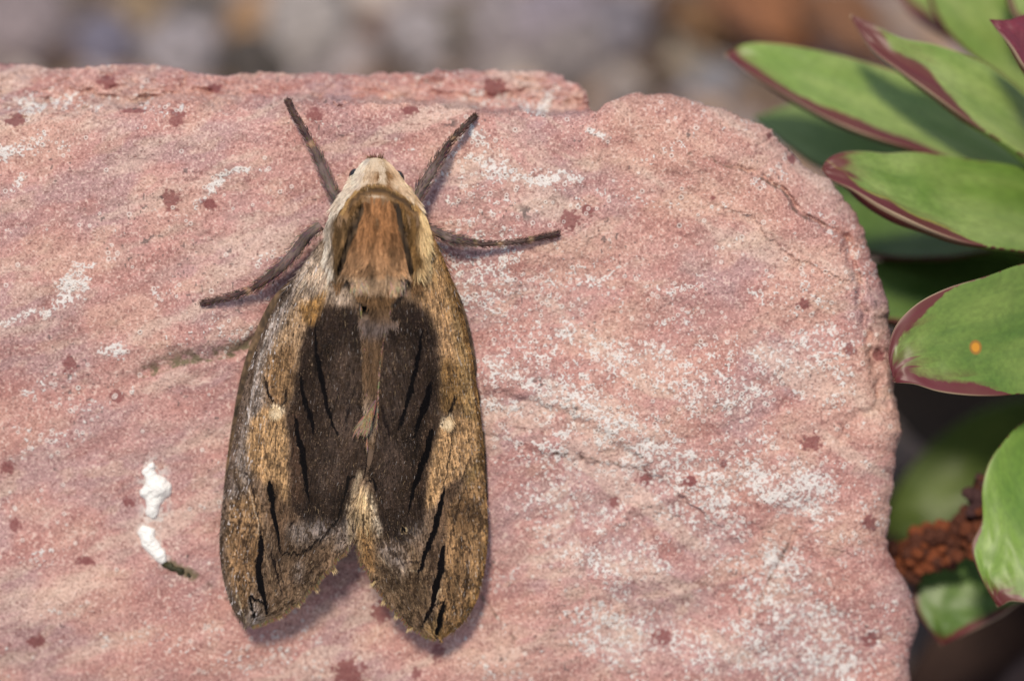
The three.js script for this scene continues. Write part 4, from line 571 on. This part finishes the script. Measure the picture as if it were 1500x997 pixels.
{ // fur in tracts
  const tract = { head_fur: new Fur(), collar_fur: new Fur(), left: new Fur(), right: new Fur(), thorax_crest: new Fur(), abdomen_fur: new Fur() }, r = rng(808), up = V(0, 0, 1);
  const sideOf = (l, px, py) => { let x = l[0][0]; for (let i = 0; i + 1 < l.length; i++) if (py >= l[i][1]) x = mix(l[i][0], l[i + 1][0], (py - l[i][1]) / (l[i + 1][1] - l[i][1])); return px - x; };
  for (let i = 0; i < 25000; i++) {
    const py = 231 + Math.pow(r(), 1.25) * 420, [c, w] = BODY(py), q = (r() * 2 - 1) * 0.995, px = c + w * q, z = bodyTop(px, py);
    if (py > 470 && r() < 0.5) continue;
    const dl = lineDist(px, py, GL)[0], dr = lineDist(px, py, GR)[0], dc = lineDist(px, py, GC), d1 = Math.min(lineDist(px, py, CR1)[0], lineDist(px, py, CR2)[0]);
    const n1 = fbm(px / 9, py / 26, 3, 71), cl = noise(px / 4.2, py / 34, 72), k = (0.5 + 0.6 * r()) * (0.55 + 0.9 * cl); let tr, col, dir, len = 0.65 + r() * 0.75, lift = 0.08 + 0.34 * cl + 0.2 * r() * r(), wd = 0.092;
    const inC = py > GC[3][1] ? (py < 304 ? (dc[1] > 0) : true) : false; // behind the collar line
    const sl = sideOf(GL, px, py), sr = sideOf(GR, px, py);
    if (dc[0] < 9 && py < 312) { tr = 'collar_fur'; col = dc[0] < 2.6 ? [.09, .05, .022] : dc[1] > 0 ? [.24, .13, .05] : [.50, .31, .13]; dir = V(q * 0.5, -0.9, 0); len *= 0.5; }
    else if (!inC && py < 305) { tr = 'head_fur'; const b = Math.exp(-Math.pow((px - 560) / 17, 2) - Math.pow((py - 256) / 13, 2)) + 0.8 * Math.exp(-Math.pow((px - 556) / 36, 2) - Math.pow((py - 276) / 7, 2)); col = [.76, .60, .43].map((v, n) => mix(v, [.30, .165, .075][n], clamp(b * 1.5 * (0.4 + n1)))).map((v, n) => mix(v, [.44, .29, .16][n], 0.75 * sst(0.48, 0.25, cl))); if (q < -0.5) col = col.map((v, n) => mix(v, [.84, .74, .64][n], 0.5)); dir = V(q * 0.75, -0.8, 0); len *= 0.8; }
    else if (sl > 0 && sr < 0 && (py < 400 || (py < 422 && px > 512 && px < 594))) { tr = 'thorax_crest'; const e = sst(0.2, 0.9, (py - 300) / 120); col = [.40, .195, .085].map((v, n) => mix(v, [.50, .30, .165][n], e)); if (n1 > 0.56) col = col.map(v => v * 1.25); if (n1 < 0.42) col = col.map(v => v * 0.72); if (py > 396) { col = col.map((v, n) => mix(v, [.60, .45, .31][n], 0.5)); } if (Math.min(dl, dr) < 4) { col = [.05, .03, .02]; len *= 0.5; } dir = V((px - 553) / 34 * 0.28, -0.9, 0); lift += 0.05; }
    else if (py < 404 && (sl <= 0 || sr >= 0)) {
      const L = sl <= 0, out = L ? -q : q; tr = L ? 'left' : 'right'; const rimf = sst(0.76, 0.93, out + (n1 - 0.5) * 0.3), gold = L ? [.26, .155, .07] : [.30, .17, .065], pal = L ? [.80, .69, .57] : [.76, .56, .31];
      col = gold.map((v, n) => mix(v, pal[n], rimf)); if (n1 < 0.45) col = col.map(v => v * 0.66); if (Math.min(dl, dr) < 4.5) { col = [.045, .028, .018]; len *= 0.55; } dir = V((L ? -1 : 1) * (0.05 + 0.3 * rimf) + (L ? 0.10 : -0.10) * (1 - rimf), -0.9, 0); if (out > 0.86) lift += 0.1;
    } else { tr = 'abdomen_fur'; const band = Math.exp(-Math.pow((py - 476) / 12, 2)); col = [.19, .115, .065].map((v, n) => mix(v, [.26, .20, .18][n], band)); if (py < 445) col = [.26, .15, .075]; const t = Math.exp(-Math.pow((px - 538) / 16, 2) - Math.pow((py - 610) / 26, 2)); col = col.map((v, n) => mix(v, [.46, .36, .28][n], t)); if (d1 < 6) { col = [.012, .009, .008]; len *= 0.4; } dir = V(q * 0.2, -0.95, 0); lift *= 0.7; len *= 0.75; }
    dir.x += (r() - 0.5) * 0.3 + 0.7 * (noise(px / 8, py / 20, 73) - 0.5); dir.z += lift; dir.normalize(); if (Math.min(dl, dr) < 3.2 || d1 < 6.5 || (dc[0] < 1.8 && py < 312)) continue; { const ex = px + dir.x * len * 15, ey = py - dir.y * len * 15; let cross = false; for (const l of py < 300 ? [GC, GL, GR] : [GL, GR, CR1, CR2]) if (lineDist(ex, ey, l)[0] < 3.5 || lineDist((ex + px) / 2, (ey + py) / 2, l)[0] < 3.5) cross = true; if (cross) { if (r() < (py < 285 ? 0.35 : 0.75)) continue; len *= 0.35; col = col.map(v => v * 0.5); } } const base = S(px, py, z - 0.05);
    const pale = sst(0.35, 0.6, col[0]) * (tr === 'thorax_crest' ? 0.3 : 1), kk = mix(k, 0.70 + 0.5 * r(), pale); tract[tr].hair(base, dir, up, len, wd * (0.7 + 0.6 * r()), 0.5, col.map(v => v * kk * mix(0.7, 0.9, pale)), col.map(v => Math.min(0.92, v * kk * 1.2)));
  }
  { // loose pale tufts closing the crest, and the pale tuft on the abdomen
    const f = tract.thorax_crest; for (let i = 0; i < 150; i++) { const t = r(), left = r() < 0.5, px = left ? mix(512, 536, t) : mix(572, 598, t), py = 408 + 10 * r() + (left ? -t * 2 : 4 - t * 4), c = [.68, .53, .38].map(v => v * (0.7 + 0.5 * r())); f.hair(S(px, py, bodyTop(px, py) + 0.4), V((left ? 0.2 : -0.12) + (r() - 0.5) * 0.7, -0.85, 0.25 * r()).normalize(), up, 0.6 + r() * 0.7, 0.09, 0.4, c.map(v => v * 0.7), c); }
    const g = tract.abdomen_fur; for (let i = 0; i < 420; i++) { const t = Math.sqrt(r()), px = 551 - 27 * t * (0.25 + 0.75 * r()), py = 586 + 36 * t + 6 * (r() - 0.5), c = [.46, .31, .20].map(v => v * (0.6 + 0.7 * r())); g.hair(S(px, py, bodyTop(px, py) + 0.75), V(-0.35 + (r() - 0.5) * 0.5, -0.8, 0.25 * r()).normalize(), up, 0.9 + r() * 0.7, 0.08, 0.5, c.map(v => v * 0.6), c); }
  }
  for (const [n, f] of Object.entries(tract)) if (f.count) { const m = part(n === 'left' || n === 'right' ? 'shoulder_fur' : n, f.geo(mothBase), furMat, moth); m.userData.kind = 'stuff'; }
  const palp = new Fur(); for (let i = 0; i < 90; i++) { const a = (r() - 0.5), px = 549 + a * 17, py = 237 - 5 * r(), c = [.13, .07, .04].map(v => v * (0.6 + r())); palp.hair(S(px, py, 3.6 + r() * 0.8), V(a * 1.1 + (r() - 0.5) * 0.5, 0.85, 0.2 * r()).normalize(), up, 0.4 + 0.6 * r() * r(), 0.07, 0.3, c, c); }
  part('palp', palp.geo(mothBase), furMat, moth);
}
{ // eyes
  const em = new THREE.MeshPhysicalMaterial({ color: new THREE.Color(.012, .010, .010), roughness: 0.18, clearcoat: 0.6 });
  for (const [px, py, z] of [[520, 259, 4.0], [583, 262, 3.7]]) { const g = new THREE.SphereGeometry(0.00078, 24, 18); g.scale(0.8, 1.05, 1); const p = S(px, py, z).sub(mothBase).multiplyScalar(0.001); const m = part('eye', g, em, moth); m.position.copy(p); }
}
{ // legs: jointed tubes with bristles
  const lm = new THREE.MeshStandardMaterial({ vertexColors: true, roughness: 0.75 });
  const leg = (pts, rad, bands, seed, hairK = 1) => { // pts: px,py,height above stone; rad in px
    const cv = curve3(P2([0]).slice(1).concat(pts.map(p => S(p[0], p[1], rockZ(p[0], p[1]) + p[2])))), R = table(rad), mb = new MB(), fr = cv.computeFrenetFrames(90), r = rng(seed), f = new Fur();
    const colAt = t => { let c = [.078, .044, .037]; if (t < 0.5) c = c.map((x, i) => mix([.15, .105, .092][i], x, sst(0.25, 0.5, t))); for (const b of bands) c = c.map((x, i) => mix(x, [.27, .17, .10][i], sst(0.03, 0.005, Math.abs(t - b)))); return c; };
    mb.grid(12, 90, (u, v) => { const i = Math.round(v * 90), p = cv.getPoint(v), a = u * Math.PI * 2, k = R(v)[0] / 15 * 0.74 * (0.85 + 0.35 * noise(v * 30, u * 3, seed)) * (1 - (v > 0.5 ? 0.3 : 0) * Math.exp(-Math.pow(((v * 11) % 1 - 0.5) / 0.07, 2))); return [p.addScaledVector(fr.normals[i], Math.cos(a) * k).addScaledVector(fr.binormals[i], Math.sin(a) * k), u, v, colAt(v).map(x => x * (0.5 + 1.0 * noise(v * 18, Math.abs(u - 0.5) * 2.4, seed)))]; });
    const g = mb.geo(mothBase); const m = part('leg', g, new THREE.MeshStandardMaterial({ vertexColors: true, roughness: 0.75, side: THREE.DoubleSide }), moth);
    for (let i = 0; i < 900 * hairK; i++) { const v = r(), j = Math.round(v * 90), a = r() * 6.283, k = R(v)[0] / 15, n = fr.normals[j].clone().multiplyScalar(Math.cos(a)).addScaledVector(fr.binormals[j], Math.sin(a)), t = cv.getTangent(v), fat = sst(3, 8, R(v)[0]), mo = 0.55 + 0.9 * noise(v * 18, Math.abs(a / 6.283 - 0.5) * 2.4, seed), c = colAt(v).map(x => x * mo).map((x, q) => mix(x, [.26, .18, .14][q], fat * r() * 0.5) * (0.7 + 0.7 * r())); f.hair(cv.getPoint(v).addScaledVector(n, k * 0.9), t.clone().addScaledVector(n, 0.3 + 0.2 * r()).normalize(), n, 0.25 + 0.5 * fat * r() + 0.1 * r(), 0.05, 0.3, c, c.map(x => x * 1.2)); }
    for (let i = 0; i < 46 * hairK; i++) { const v = 0.38 + 0.62 * r(), j = Math.round(v * 90), a = r() * 6.283, n = fr.normals[j].clone().multiplyScalar(Math.cos(a)).addScaledVector(fr.binormals[j], Math.sin(a)), c = [.06, .035, .03]; f.hair(cv.getPoint(v), cv.getTangent(v).multiplyScalar(0.8).addScaledVector(n, 0.7).normalize(), n, 0.55 + 0.35 * r(), 0.055, 0.2, c, c); }
    if (hairK === 1) for (const sd of [-1, 1]) { const t = cv.getTangent(1), p = cv.getPoint(0.99), n = V(-t.y, t.x, 0).normalize().multiplyScalar(sd), c = [.05, .028, .022]; f.hair(p, t.clone().multiplyScalar(0.8).addScaledVector(n, 0.6).add(V(0, 0, -0.2)).normalize(), n.clone().negate(), 0.6, 0.13, 0.9, c, c); }
    part('leg_bristles', f.geo(mothBase), furMat, m).userData.kind = 'stuff';
  };
  leg([[498, 300, 3.6], [486, 278, 3.3], [472, 246, 2.9], [458, 214, 2.5], [442, 185, 2.2], [430, 166, 1.7], [423, 151, 0.9], [420, 147, 0.5]], [[0, 9], [0.25, 9], [0.42, 6.5], [0.6, 4.6], [0.9, 4.4], [1, 3]], [0.44], 41);
  leg([[606, 300, 3.6], [617, 276, 3.3], [632, 250, 2.9], [646, 228, 2.6], [657, 210, 2.2], [676, 190, 1.8], [692, 174, 1.0], [696, 169, 0.5]], [[0, 9], [0.25, 9.5], [0.45, 6.5], [0.6, 5], [0.9, 4], [1, 3]], [0.62], 42);
  leg([[615, 330, 3.4], [640, 341, 3.0], [664, 350, 2.6], [684, 353, 2.3], [706, 357, 1.8], [738, 356, 1.3], [772, 352, 0.9], [800, 346, 0.6], [818, 342, 0.4]], [[0, 9], [0.2, 8.5], [0.34, 7.5], [0.42, 5], [0.6, 4.2], [0.95, 4.2], [1, 3.2]], [0.44, 0.60, 0.77], 43);
  leg([[470, 330, 3.6], [450, 346, 3.5], [432, 368, 3.2], [408, 394, 2.8], [388, 410, 2.3], [366, 424, 1.8], [340, 433, 1.2], [312, 440, 0.7], [295, 444, 0.4]], [[0, 8], [0.15, 10], [0.4, 10], [0.52, 7], [0.62, 5.4], [0.9, 4.8], [1, 4]], [0.63], 44);
}

scene.traverse(o => { if (o.isMesh && o.name !== 'ground') { o.castShadow = true; o.receiveShadow = true; } });
renderer.render(scene, camera);
